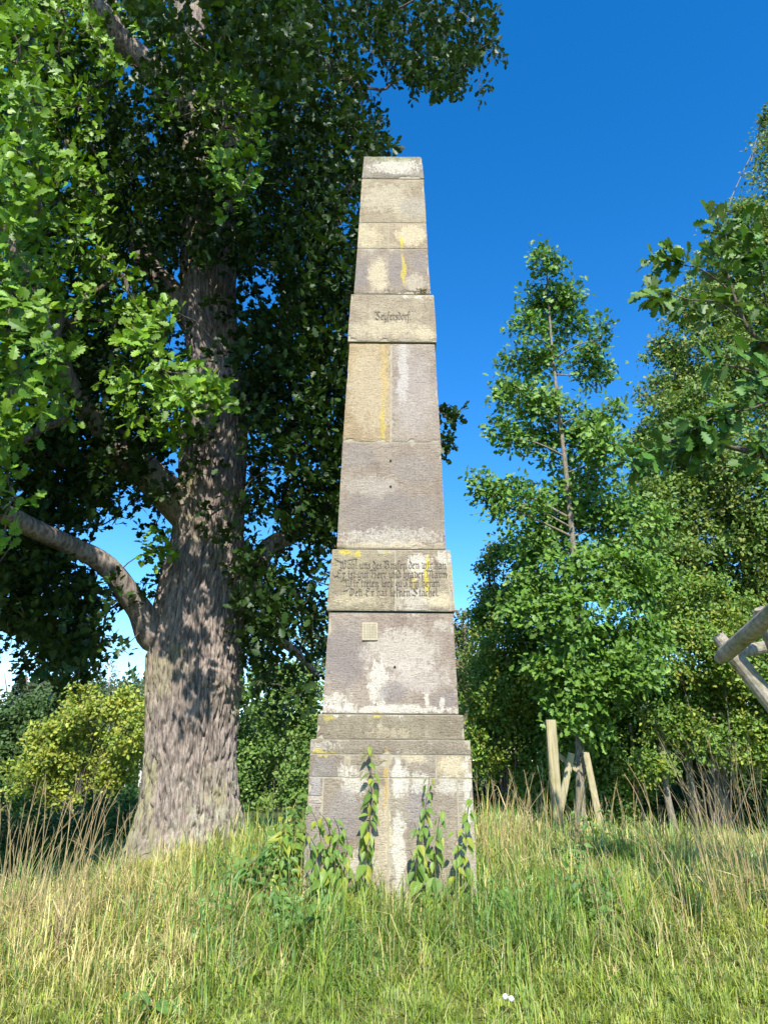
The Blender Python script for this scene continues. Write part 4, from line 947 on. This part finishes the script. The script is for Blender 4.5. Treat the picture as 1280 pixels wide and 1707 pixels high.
# between oak and obelisk
lobed_tree('elder_shrub', 'bright pale green shrub between the oak trunk and the plinth', 'shrub', gb(470, 31), [(440, 1160, 40, 40), (490, 1150, 44, 44), (520, 1190, 30, 40), (430, 1220, 44, 50), (490, 1240, 54, 54), (440, 1300, 56, 50), (515, 1310, 40, 50), (470, 1360, 66, 40), (400, 1340, 30, 60), (380, 1250, 30, 60)], 31, .19, 4.2, (.14, .23, .05), (.2, .27, .06), .2, OVAL6, ycj=.5)
lobed_tree('ash_tree', 'feathery light green tree far behind, between oak trunk and obelisk', 'tree', gb(520, 40), [(525, 1050, 30, 24), (490, 1065, 26, 18), (545, 1100, 36, 30), (500, 1115, 34, 22), (450, 1090, 34, 26), (470, 1140, 50, 26), (540, 1145, 40, 34), (600, 1100, 50, 60), (430, 1045, 24, 22), (560, 1030, 24, 20)], 40, .22, 2.4, (.09, .15, .04), (.2, .22, .06), .15, RHOMB, trunk=stem(520, 40, 1060, .25, .05), ycj=1)
lobed_tree('russet_tree', 'thin reddish brown tree far behind the obelisk', 'tree', gb(775, 34), [(772, 1050, 30, 40), (790, 1100, 30, 50), (760, 1120, 30, 60), (530, 1180, 18, 20), (700, 1120, 60, 60)], 34, .2, 3, (.19, .15, .07), (.13, .17, .05), .4, RHOMB, trunk=stem(775, 34, 1040, .2, .04), ycj=1)

# left: golden shrub, dark green wood, birches
lobed_tree('golden_shrub', 'golden yellow-green drooping shrub standing in sunlight left of the oak trunk', 'shrub', gb(140, 29), [(136, 1162, 18, 20), (150, 1178, 24, 22), (200, 1166, 20, 20), (112, 1195, 26, 24), (208, 1185, 26, 24), (84, 1225, 22, 20), (60, 1262, 22, 18), (40, 1300, 20, 18), (165, 1205, 40, 30), (215, 1215, 30, 34), (90, 1240, 50, 30), (150, 1255, 60, 36), (215, 1265, 34, 36), (65, 1275, 40, 28), (120, 1295, 60, 34), (190, 1310, 50, 36), (50, 1320, 36, 26), (100, 1345, 50, 34), (150, 1365, 50, 30), (60, 1370, 36, 24)], 29, .17, 4.0, (.40, .40, .06), (.27, .34, .06), .35, OVAL6, normal=(.2, -.75, .5), ycj=.5, jit=.6)
lobed_tree('low_shrub', 'low green shrub at the foot of the golden shrub', 'shrub', gb(205, 25), [(190, 1375, 44, 26), (225, 1340, 26, 26), (160, 1400, 40, 22), (235, 1390, 30, 30), (110, 1410, 40, 22), (205, 1420, 40, 22)], 25, .15, 4.2, (.10, .18, .045), None, 0, OVAL6)
lobed_tree('bramble_bush', 'low dark bramble filling the shaded hollow left of the oak root', 'shrub', gb(80, 11.5), [(15, 1372, 40, 38), (70, 1392, 36, 32), (120, 1385, 30, 30), (160, 1372, 34, 36), (-60, 1370, 60, 50), (195, 1385, 26, 34), (50, 1425, 46, 24), (120, 1428, 42, 22), (180, 1430, 34, 22), (-20, 1430, 50, 26)], 11.5, .085, 4, (.07, .125, .03), None, 0, OVAL6, ycj=.3)
lobed_tree('maple_shrub', 'dark green shrub at the edge of the wood beside the golden shrub', 'shrub', gb(0, 33), [(30, 1205, 56, 40), (90, 1180, 40, 34), (-30, 1230, 60, 60), (20, 1270, 50, 44), (0, 1330, 60, 44), (-60, 1320, 80, 80), (20, 1390, 60, 34), (70, 1240, 40, 40)], 33, .2, 4.2, (.07, .125, .035), (.11, .15, .05), .15, OVAL6, ycj=.6)
lobed_tree('lime_tree', 'grey-green rounded tree far behind the golden shrub', 'tree', gb(150, 44), [(140, 1150, 34, 24), (110, 1170, 34, 24), (170, 1175, 34, 26), (80, 1160, 28, 22), (220, 1185, 34, 26), (130, 1200, 60, 30), (230, 1220, 34, 34)], 44, .26, 3.6, (.09, .125, .05), None, 0, RHOMB, trunk=stem(150, 44, 1160, .25, .06), ycj=1)
for px, top, lab in ((182, 1095, 'tall thin-leaved birch rising above the far tree tops'), (235, 1150, 'short thin-leaved birch against the oak trunk edge'), (212, 1158, 'short thin-leaved birch beside the tall birch')):
    b = gb(px, 52)
    lobed_tree('birch_tree', lab, 'tree', b, [(px, top + 16, 9, 16), (px - 7, top + 40, 10, 18), (px + 8, top + 44, 10, 18), (px, top + 66, 14, 18)], 52, .2, 1.6, (.14, .16, .08), (.24, .22, .1), .3, RHOMB, trunk=stem(px, 52, top + 4, .14, .03), bark=M_BIRCH, group='birches far behind the golden shrub', ycj=.4)
def spruce(px, top, Y, label):
    b = Vector(gb(px, Y)); T = thing('spruce_tree', label, 'tree', tuple(b)); tp = at(px, top, Y); h = tp.z - b.z
    mb = MB(); mb.tube([b, b + Vector((0, 0, h * .5)), tp], [.2, .12, .02], 7); link('trunk', mb.mesh('trunk', True), M_TWIG, T)
    n = 1500; t = RNG.random(n) ** .7; r = (1 - (1 - t) ) * h * .22 * (.55 + .45 * np.abs(np.sin(t * 34))) * RNG.random(n) ** .4; a = RNG.uniform(0, 6.283, n)
    P = np.stack([b.x + r * np.cos(a), b.y + r * np.sin(a), tp.z - t * h * .8 - r * .3], -1)
    axx = np.stack([np.cos(a), np.sin(a), np.full(n, -.35)], -1)
    link('foliage', leaf_mesh('foliage', RHOMB, P, axx, nrm(RNG.normal(0, .3, (n, 3)) + [0, 0, 1]), np.full(n, .45), leaf_colors(n, (.05, .075, .045))), M_LEAF, T, kind='stuff')
spruce(42, 1108, 46, 'blue-green spruce tip rising at the far wood edge'); spruce(8, 1122, 48, 'second spruce tip, shorter, next to the blue-green spruce')

# far wood that closes the view
def far_wood():
    n = 22000; x = RNG.uniform(-75, 75, n); top = 6.3 + 2.5 * (x > 0) + 1.6 * np.sin(x * .21) + 1.2 * np.sin(x * .63 + 1) + .6 * np.sin(x * 1.7)
    z = RNG.random(n) ** .6 * top; y = 62 + RNG.normal(0, 1.5, n) + .05 * np.abs(x) - 2.5 * np.cos(z / np.maximum(top, 1) * 1.5)
    g = gz(x, y); C = np.stack([x, y, g + z], -1); D = nrm(RNG.normal(0, .5, C.shape) + [0, -1, .5])
    P, ax, no, sz = rosettes(C, D, 5, np.full(n, .55), np.tile(np.array([0, -.4, .9]), (n, 1)), .6, .8)
    link('distant_wood', leaf_mesh('distant_wood', RHOMB, P, ax, no, sz, leaf_colors(len(P), (.08, .12, .045))), M_LEAF, None, 'stuff', 'distant green wood edge behind the trees and shrubs', 'wood')
far_wood()
def cottage():
    Y = 38; c = at(243, 1250, Y); z0 = float(gz(c.x, Y)); zr = at(243, 1229, Y).z; ze = at(243, 1247, Y).z
    T = thing('cottage', 'small house with red tiled roof half hidden behind the golden shrub and oak trunk', 'house', (c.x + 1.5, Y, z0))
    mb = MB(); x0, x1 = c.x - .25, c.x + 4.5; mb.box((x0 + .2, Y + .4, z0 - .3), (x1 - .2, Y + 4, ze)); link('wall', mb.mesh('wall'), plain('plaster', (.55, .5, .42), .9), T)
    mb = MB(); a = .12
    for s in (0, 1):
        ys = (Y, Y + 2.2) if s == 0 else (Y + 4.4, Y + 2.2)
        P = [Vector((x0, ys[0], ze)), Vector((x1, ys[0], ze)), Vector((x1, ys[1], zr + .5)), Vector((x0, ys[1], zr + .5))]
        b = len(mb.v); mb.v += [tuple(p) for p in P] + [tuple(p + Vector((0, 0, a))) for p in P]
        mb.f += [tuple(b + i for i in f) for f in ((3, 2, 1, 0), (4, 5, 6, 7), (0, 1, 5, 4), (1, 2, 6, 5), (2, 3, 7, 6), (3, 0, 4, 7))]
    link('roof', mb.mesh('roof'), plain('roof_tile', (.33, .10, .06), .85, 12, .6), T)
    mb = MB(); mb.box((x0 + 1.2, Y + .34, z0 + 1), (x0 + 2, Y + .42, z0 + 2)); link('window', mb.mesh('window'), plain('window_glass', (.05, .06, .07), .2), T)
cottage()

# ------------------------------------------------------------------ log frame
def log(parent, a, b, r, bend=.02, seed=0, n=14, name='log'):
    a, b = Vector(a), Vector(b); pts = []; rad = []
    for i in range(17):
        t = i / 16; p = a.lerp(b, t) + Vector((mnoise.noise((t * 2 + seed, 1, 0)), mnoise.noise((t * 2 + seed, 5, 0)), mnoise.noise((t * 2 + seed, 9, 0)))) * bend
        pts.append(p); rad.append(r * (1 + .06 * mnoise.noise((t * 6, seed, 2)) - (.25 if i in (0, 16) else 0)))
    mb = MB(); mb.tube(pts, rad, n); return link(name, mb.mesh(name, False), M_LOG, parent)
def log_frame():
    p_ap = at(1212, 1082, 5.4)
    foot = Vector((p_ap.x + 1.25, p_ap.y - .35, float(gz(p_ap.x + 1.25, p_ap.y - .35)) - .2))
    dleg = (p_ap - foot).normalized()
    T = thing('log_frame', 'weathered round-log A-frame with crossed beam at the meadow edge', 'log frame', tuple(foot))
    log(T, foot, p_ap + dleg * .12, .062, .03, 1, name='leg')
    a = at(1199, 1098, 5.28); b = at(1420, 905, 3.6)
    log(T, a, b, .058, .03, 2, name='beam')
    c = at(1290, 1022, 4.9); log(T, c + Vector((-.02, .13, .06)), Vector((c.x + 1.1, c.y + 1.0, float(gz(c.x + 1.1, c.y + 1)) - .2)), .06, .02, 3, name='leg')
    log(T, at(1222, 1088, 5.62), at(1400, 1050, 6.3), .05, .02, 4, name='crossbar')
    log(T, at(1262, 1028, 5.05), at(1330, 1015, 5.4), .05, .02, 5, name='crossbar')
log_frame()

# ------------------------------------------------------------------ grass
def blades(n, pos, h, wd, lean, col, tipcol=None, bend=.6, name='grass'):
    """curved three-segment blades; pos (n,3), h (n), wd (n), lean angle"""
    tx = np.floor(pos[:, 0] / .085 + .6 * np.sin(pos[:, 1] * 9)); ty = np.floor(pos[:, 1] / .085 + .6 * np.sin(pos[:, 0] * 8)); hh = np.abs(np.sin(tx * 12.9898 + ty * 78.233) * 43758.5453) % 1.0
    a = hh * 6.283 + RNG.normal(0, .9, n); h = h * (.42 + 1.25 * ((hh * 7.31) % 1.0) ** 1.4); d = np.stack([np.cos(a), np.sin(a), np.zeros(n)], -1); s = np.stack([-np.sin(a), np.cos(a), np.zeros(n)], -1)
    le = np.abs(RNG.normal(0, 1, n)) * lean * (.5 + .9 * ((hh * 3.77) % 1.0))
    ts = np.array([0, .4, .75, 1.0]); ww = np.array([1, .85, .5, 0.0])
    V = np.zeros((n, 7, 3)); C = np.zeros((n, 7, 3)); tipcol = col if tipcol is None else tipcol
    for i, (t, w_) in enumerate(zip(ts, ww)):
        ang = le * t * (1 + bend * t); p = pos + d * (h * t * np.sin(ang))[:, None] + np.array([0, 0, 1.]) * (h * t * np.cos(ang))[:, None]
        cc = col * (1 - t) + tipcol * t
        if i < 3: V[:, 2 * i] = p - s * (wd * w_ / 2)[:, None]; V[:, 2 * i + 1] = p + s * (wd * w_ / 2)[:, None]; C[:, 2 * i] = cc; C[:, 2 * i + 1] = cc
        else: V[:, 6] = p; C[:, 6] = cc
    lp = np.array([0, 1, 3, 2, 2, 3, 5, 4, 4, 5, 6]); cnt = np.array([4, 4, 3])
    loops = (lp[None] + (np.arange(n) * 7)[:, None]).ravel(); counts = np.tile(cnt, n); starts = np.concatenate([[0], np.cumsum(counts)[:-1]])
    return np_mesh(name, V.reshape(-1, 3), loops, starts, counts, C.reshape(-1, 3))
def nz2(x, y, s, o=0.0): return np.sin(x * s + o + 1.3 * np.sin(y * s * .7 + o)) * np.cos(y * s * .9 - o + 1.1 * np.sin(x * s * .6))
def scatter(n, x0, x1, y0, y1):
    x = RNG.uniform(x0, x1, n); y = RNG.uniform(y0, y1, n)
    px, py, pz = projn(np.stack([x, y, gz(x, y) + .15], -1)); k = (px > -150) & (px < W0 + 420) & (py < H0 + 260)
    k &= ~((np.abs(x - OBX) < .68) & (np.abs(y - YC) < .66)) & ((x - OAK.location.x) ** 2 + (y - OAKY) ** 2 > .6 ** 2)
    return x[k], y[k], px[k], py[k]
GREEN = np.array([.21, .29, .045]); LUSH = np.array([.14, .26, .055]); STRAW = np.array([.62, .50, .22]); YELG = np.array([.42, .42, .08]); BLUEG = np.array([.19, .29, .12])
def mixcol(x, y, pstraw):
    n = len(x); f = np.clip(.5 + .5 * nz2(x, y, 1.6) + RNG.normal(0, .25, n), 0, 1)[:, None]
    c = GREEN * (1 - f) + YELG * f; g = RNG.random(n) < .3; c[g] = LUSH; g = RNG.random(n) < .12; c[g] = BLUEG
    s = RNG.random(n) < pstraw; c[s] = STRAW
    return c * RNG.uniform(.8, 1.55, (n, 1))
def grass():
    # long meadow grass over the mound
    x, y, px, py = scatter(135000, -5.5, 6.5, 2.6, 8.2); n = len(x)
    patch = .5 + .5 * nz2(x, y, 2.1, 2)
    lawn = np.clip((py - 1545 - (px < 420) * 60 + 25 * np.sin(px * .02)) / 80, 0, 1)          # mown strip nearest the viewer
    rightlawn = np.clip((px - 900) / 150, 0, 1) * np.clip((py - 1480) / 60, 0, 1)
    sh = np.maximum(lawn, rightlawn * .75)
    h = (.14 + .24 * patch * RNG.random(n) + .10 * RNG.random(n)) * (1 - .8 * sh) * np.where(py < 1480, .85, 1)
    lushz = np.exp(-((px - 770) / 230) ** 2 - ((py - 1540) / 75) ** 2); h = h * (1 + .45 * lushz)
    pst = np.clip(.17 - .1 * lawn + .35 * (px < 330) + .3 * (.5 - patch) - .15 * lushz - .1 * sh, .03, .75)
    c = mixcol(x, y, pst); c = c * (1 - .35 * lushz[:, None]) + LUSH * .35 * lushz[:, None] * RNG.uniform(.8, 1.3, (n, 1))
    c = c * (1 - .4 * sh[:, None]) + np.array([.36, .40, .06]) * .4 * sh[:, None]
    pos = np.stack([x, y, gz(x, y) - .01], -1)
    o = link('meadow_grass', blades(n, pos, h, RNG.uniform(.0045, .011, n), 1.0, c * .8, c * 1.15, .9), M_GRASS, None, 'stuff', 'long green and straw coloured meadow grass covering the mound', 'grass')
    # close-mown sward nearest the viewer
    x, y, px, py = scatter(90000, -3.4, 3.6, 2.9, 5.2); k = (py > 1560) & (RNG.random(len(x)) < .85); x, y = x[k], y[k]; n = len(x)
    c = mixcol(x, y, np.full(n, .1)) * .6 + np.array([.33, .38, .06]) * .4
    link('mown_grass', blades(n, np.stack([x, y, gz(x, y) - .005], -1), RNG.uniform(.04, .10, n), RNG.uniform(.004, .008, n), .9, c * .85, c * 1.15, .8), M_GRASS, None, 'stuff', 'short mown grass in front of the long meadow grass', 'grass')
    # farther grass
    x, y, px, py = scatter(52000, -11, 11, 8.0, 17); n = len(x); patch = .5 + .5 * nz2(x, y, 1.4, 5)
    h = .15 + .32 * patch * RNG.random(n) + .12 * RNG.random(n)
    c = mixcol(x, y, np.clip(.35 - .2 * patch + .15 * (px > 800), .05, .7)); pos = np.stack([x, y, gz(x, y) - .01], -1)
    link('rough_grass', blades(n, pos, h, RNG.uniform(.008, .018, n), .5, c * .8, c * 1.1, .8), M_GRASS, None, 'stuff', 'rough grass behind the mound below the shrubs', 'grass')
    # matted dry thatch between the blades
    x, y, px, py = scatter(26000, -5, 5, 3, 8.5); n = len(x); k = (RNG.random(n) < .35 + .65 * (nz2(x, y, 1.9, 1) > 0)) & ((py < 1600) | (px < 260) | (RNG.random(n) < .12)); x, y = x[k], y[k]; n = len(x)
    pos = np.stack([x, y, gz(x, y) + RNG.uniform(0, .05, n)], -1)
    link('dry_thatch', blades(n, pos, RNG.uniform(.10, .28, n), RNG.uniform(.003, .006, n), 1.5, np.tile(STRAW, (n, 1)) * RNG.uniform(.6, 1.2, (n, 1)), None, .5), M_STRAW, None, 'stuff', 'matted dry grass stems lying among the green blades', 'dry grass')
grass()

def stalk_clump(label, spots, lo, hi, leanx=0.0, rad=.0028, head=True, spread=.3):
    """tall dry grass stems with seed heads and a few hanging blades"""
    xs = [s for s in spots]; b = Vector(xs[0]); T = thing('dry_grass_clump', label, 'dry grass', tuple(b))
    st = MB(); P = []; A = []; S = []
    for p in xs:
        p = Vector(p); h = random.uniform(lo, hi); l = Vector((random.gauss(leanx, spread * .5), random.gauss(0, spread * .4), 0)) * h
        q = [p, p + l * .25 + Vector((0, 0, h * .4)), p + l * .6 + Vector((0, 0, h * .75)), p + l + Vector((0, 0, h * .98))]
        st.tube(q, [rad, rad * .9, rad * .7, rad * .5], 4, False, smooth=3)
        if head:
            for k in range(9):
                P.append(tuple(q[2].lerp(q[3], .45 + .07 * k))); A.append(tuple((q[3] - q[2]).normalized() + Vector([random.gauss(0, .25) for _ in range(3)]))); S.append(random.uniform(.04, .08))
        for k in range(2):
            if random.random() < .6:
                P.append(tuple(q[0].lerp(q[1], random.uniform(.2, 1)))); A.append((random.gauss(0, 1), random.gauss(0, 1), random.uniform(.2, 1.2))); S.append(random.uniform(.12, .3))
    me = st.mesh('stems'); a = me.attributes.new('Col', 'FLOAT_COLOR', 'POINT'); n = len(me.vertices)
    a.data.foreach_set('color', np.tile(np.array([.50, .36, .18, 1], np.float32), n)); link('stems', me, M_STRAW, T, kind='stuff')
    if P:
        P = np.array(P); A = np.array(A); thin = (np.array([(0, 0, 0), (.4, .017, 0), (1, 0, -.12), (.4, -.017, 0)], float), [[0, 3, 2, 1]])
        link('seed_heads', leaf_mesh('seed_heads', thin, P, A, RNG.normal(0, 1, P.shape), np.array(S) * 1.0, leaf_colors(len(P), (.48, .36, .19), .25)), M_STRAW, T, kind='stuff')
    return T
def spots(px0, px1, py, n, dy=25):
    r = []
    for _ in range(n):
        q = gpt(random.uniform(px0, px1), py + random.uniform(-dy, dy)); r.append((q.x, q.y, q.z - .03))
    return r
stalk_clump('tall straw stalks in front of the golden shrub and dark hollow', spots(-20, 110, 1570, 60, 50), .5, 1.15, .02)
stalk_clump('sparse straw stalks between the golden shrub and the oak root', spots(100, 240, 1540, 26, 30), .4, 1.0, .08)
stalk_clump('fallen dry stalks among the grass in front of the oak', spots(150, 430, 1520, 26, 60), .2, .5, .1, spread=.9)
stalk_clump('tall coppery dry stalks in front of the thicket beside the log frame', spots(1190, 1330, 1510, 56, 40), .75, 1.5, -.2)
stalk_clump('brown stalks standing before the understorey trunks', spots(1090, 1200, 1440, 22, 15), .5, 1.1, -.1, .005)
stalk_clump('dry stalks round the foot of the young oak and stakes', spots(880, 1060, 1415, 60, 14), .4, .95, 0, .005)
stalk_clump('thin straw stems beside the plinth on the stake side', spots(795, 880, 1440, 34, 30), .3, .8, .05, .003)
stalk_clump('bent straw stems at the edge of the shaded lawn', spots(960, 1200, 1560, 22, 60), .3, .7, -.1, spread=.9)

# ------------------------------------------------------------------ nettles and weeds against the plinth
NET = [(.20, .30, .05), (.24, .34, .06), (.17, .27, .05), (.34, .36, .05), (.15, .24, .05)]
def nettle(label, stems, size=.105, dens=1.0, grp=None, name='nettle_plant', hang=.55, npairs=.05, tints=NET):
    b = Vector(stems[0][0]); T = thing(name, label, 'nettle' if name.startswith('nettle') else 'weed', tuple(b), grp)
    P = []; A = []; N_ = []; S = []
    for pts in stems:
        pts = [Vector(p) for p in pts]; Q, _ = crm(pts, [1] * len(pts), 12)
        mb = MB(); mb.tube(Q, list(np.linspace(.005, .002, len(Q))), 5, False)
        me = mb.mesh('stem', True); a = me.attributes.new('Col', 'FLOAT_COLOR', 'POINT'); a.data.foreach_set('color', np.tile(np.array([.16, .15, .06, 1], np.float32), len(me.vertices)))
        link('stem', me, M_NETTLE, T)
        Lt = sum((Q[i + 1] - Q[i]).length for i in range(len(Q) - 1)); acc = 0; nxt = Lt * .12; ph = random.uniform(0, 6)
        for i in range(len(Q) - 1):
            acc += (Q[i + 1] - Q[i]).length
            if acc > nxt:
                nxt += npairs / dens * random.uniform(.75, 1.35); ph += 1.57 + random.gauss(0, .45); f = acc / Lt
                for s in (0, math.pi):
                    if random.random() < .1: continue
                    d = Vector((math.cos(ph + s), -abs(math.sin(ph + s)) * .8 - .1, 0)).normalized()
                    ax = d * (1 - hang * .6) + Vector((0, 0, -hang)) + Vector([random.gauss(0, .26) for _ in range(3)])
                    P.append(tuple(Q[i] + d * .018)); A.append(tuple(ax)); S.append(size * (.55 + .6 * math.sin(max(.12, min(1, (1 - f) * 1.35)) * 1.57)) * random.uniform(.55, 1.25))
                    up = Vector((d.x * .7, d.y * .7 - .45, .8)) + Vector([random.gauss(0, .22) for _ in range(3)]); N_.append(tuple(up))
    single_leaves(T, b, OVATE, np.array(P), np.array(A), np.array(N_), np.array(S), tints, M_NETTLE)
    return T
def fp(px, py, off=.1): # just in front of the plinth face
    p = face(px, py, (L['q0'], L['q_m']), off); return p
def gf(px, off=.15):
    p = fp(px, 1470, off); return Vector((p.x, p.y, float(gz(p.x, p.y)) - .03))
nettle('tall single nettle stem climbing the middle of the plinth to its top course', [[gf(608, .12), fp(612, 1400, .11), fp(620, 1330, .09), fp(616, 1240, .06)]], .115, .95, hang=.75)
nettle('bushy nettle leaning over the corner of the plinth on the oak side', [[gf(530, .2), fp(535, 1420, .2), fp(530, 1375, .2), fp(513, 1340, .22)], [gf(540, .2), fp(550, 1410, .22), fp(545, 1372, .25), fp(532, 1355, .3)], [gf(555, .25), fp(560, 1430, .28), fp(566, 1390, .3), fp(556, 1362, .35)], [gf(570, .25), fp(575, 1440, .28), fp(580, 1410, .3), fp(570, 1375, .35)], [gf(520, .2), fp(520, 1440, .22), fp(516, 1410, .25), fp(508, 1380, .3)]], .10, 1.0, hang=.8)
nettle('nettle with a feathery top standing right of the yellow seam', [[gf(705, .15), fp(706, 1420, .14), fp(708, 1360, .12), fp(716, 1290, .1)], [gf(690, .2), fp(694, 1440, .2), fp(698, 1405, .2), fp(690, 1370, .22)], [gf(722, .2), fp(726, 1430, .2), fp(728, 1390, .2), fp(735, 1350, .2)]], .115, .9, hang=.75)
nettle('nettle standing at the plinth corner on the stake side', [[gf(770, .15), fp(774, 1420, .15), fp(778, 1370, .14), fp(784, 1318, .12)], [gf(758, .2), fp(760, 1440, .2), fp(764, 1410, .2), fp(760, 1385, .22)]], .115, .95, hang=.75)
nettle('nettle growing beside the plinth side face toward the oak', [[gf(480, -.3), fp(490, 1420, -.3), fp(492, 1370, -.3), fp(496, 1325, -.3)], [gf(465, -.1), fp(470, 1420, -.1), fp(474, 1390, -.1), fp(470, 1360, -.1)]], .12, 1.0, hang=.4)
def weed(px, py, h, label, size=.1, n=3):
    g = gpt(px, py); st = []
    for i in range(n):
        o = Vector((random.uniform(-.12, .12), random.uniform(-.1, .1), 0)); b = g + o; b.z = float(gz(b.x, b.y)) - .02
        st.append([b, b + Vector((random.gauss(0, .04), 0, h * .5)), b + Vector((random.gauss(0, .08), random.gauss(0, .05), h * random.uniform(.8, 1.1)))])
    return nettle(label, st, size, 1.2, name='weed_plant', hang=.2, npairs=.06, tints=[(.13, .24, .05), (.17, .28, .06), (.1, .2, .045)])
weed(500, 1592, .42, 'broad-leaved weed in the grass in front of the plinth corner', .13, 2)
weed(430, 1505, .5, 'leafy weed cluster on the mound between oak and plinth', .1, 4)
weed(560, 1500, .38, 'low bright weed at the foot of the bushy nettle', .08, 4)
weed(470, 1450, .5, 'leafy weed beside the obelisk toward the oak trunk', .1, 4)
weed(455, 1540, .4, 'small weed below the leafy cluster on the mound', .09, 3)
weed(1065, 1410, .55, 'yellow-green seedling near the stakes of the young oak', .16, 2)
weed(255, 1700, .2, 'single broad leaf rosette in the near grass', .11, 1)
weed(1010, 1430, .5, 'green weed below the leaning plank', .1, 3)
for _ in range(16):
    oakside = _ % 5 < 3
    o_ = weed(random.uniform(330, 520) if oakside else random.uniform(800, 1150), random.uniform(1440, 1600), random.uniform(.28, .42), 'small leafy weed in the grass between oak trunk and plinth' if oakside else 'small leafy weed in the grass between plinth and log frame', random.uniform(.07, .1), random.choice((2, 3)))
    o_['group'] = 'leafy weeds on the oak side of the plinth' if oakside else 'leafy weeds on the log frame side of the plinth'
# clover heads in the lawn
def clover(px, py, label):
    g = gpt(px, py); T = thing('clover_flower', label, 'flower', tuple(g))
    mb = MB(); mb.tube([g, g + Vector((.005, 0, .05)), g + Vector((.0, -.005, .09))], .0018, 4, False); me = mb.mesh('stalk'); a = me.attributes.new('Col', 'FLOAT_COLOR', 'POINT'); a.data.foreach_set('color', np.tile(np.array([.12, .2, .05, 1], np.float32), len(me.vertices))); link('stalk', me, M_GRASS, T)
    bm = bmesh.new(); bmesh.ops.create_icosphere(bm, subdivisions=2, radius=.015)
    for v in bm.verts: v.co *= 1 + .25 * mnoise.noise(v.co * 180); v.co += g + Vector((0, -.005, .1))
    me = bpy.data.meshes.new('flower_head'); bm.to_mesh(me); bm.free(); link('flower_head', me, plain('clover_white', (.8, .78, .74), .8, 200, .85), T)
clover(843, 1699, 'white clover head in the mown grass'); clover(853, 1701, 'second white clover head touching the first in the mown grass')
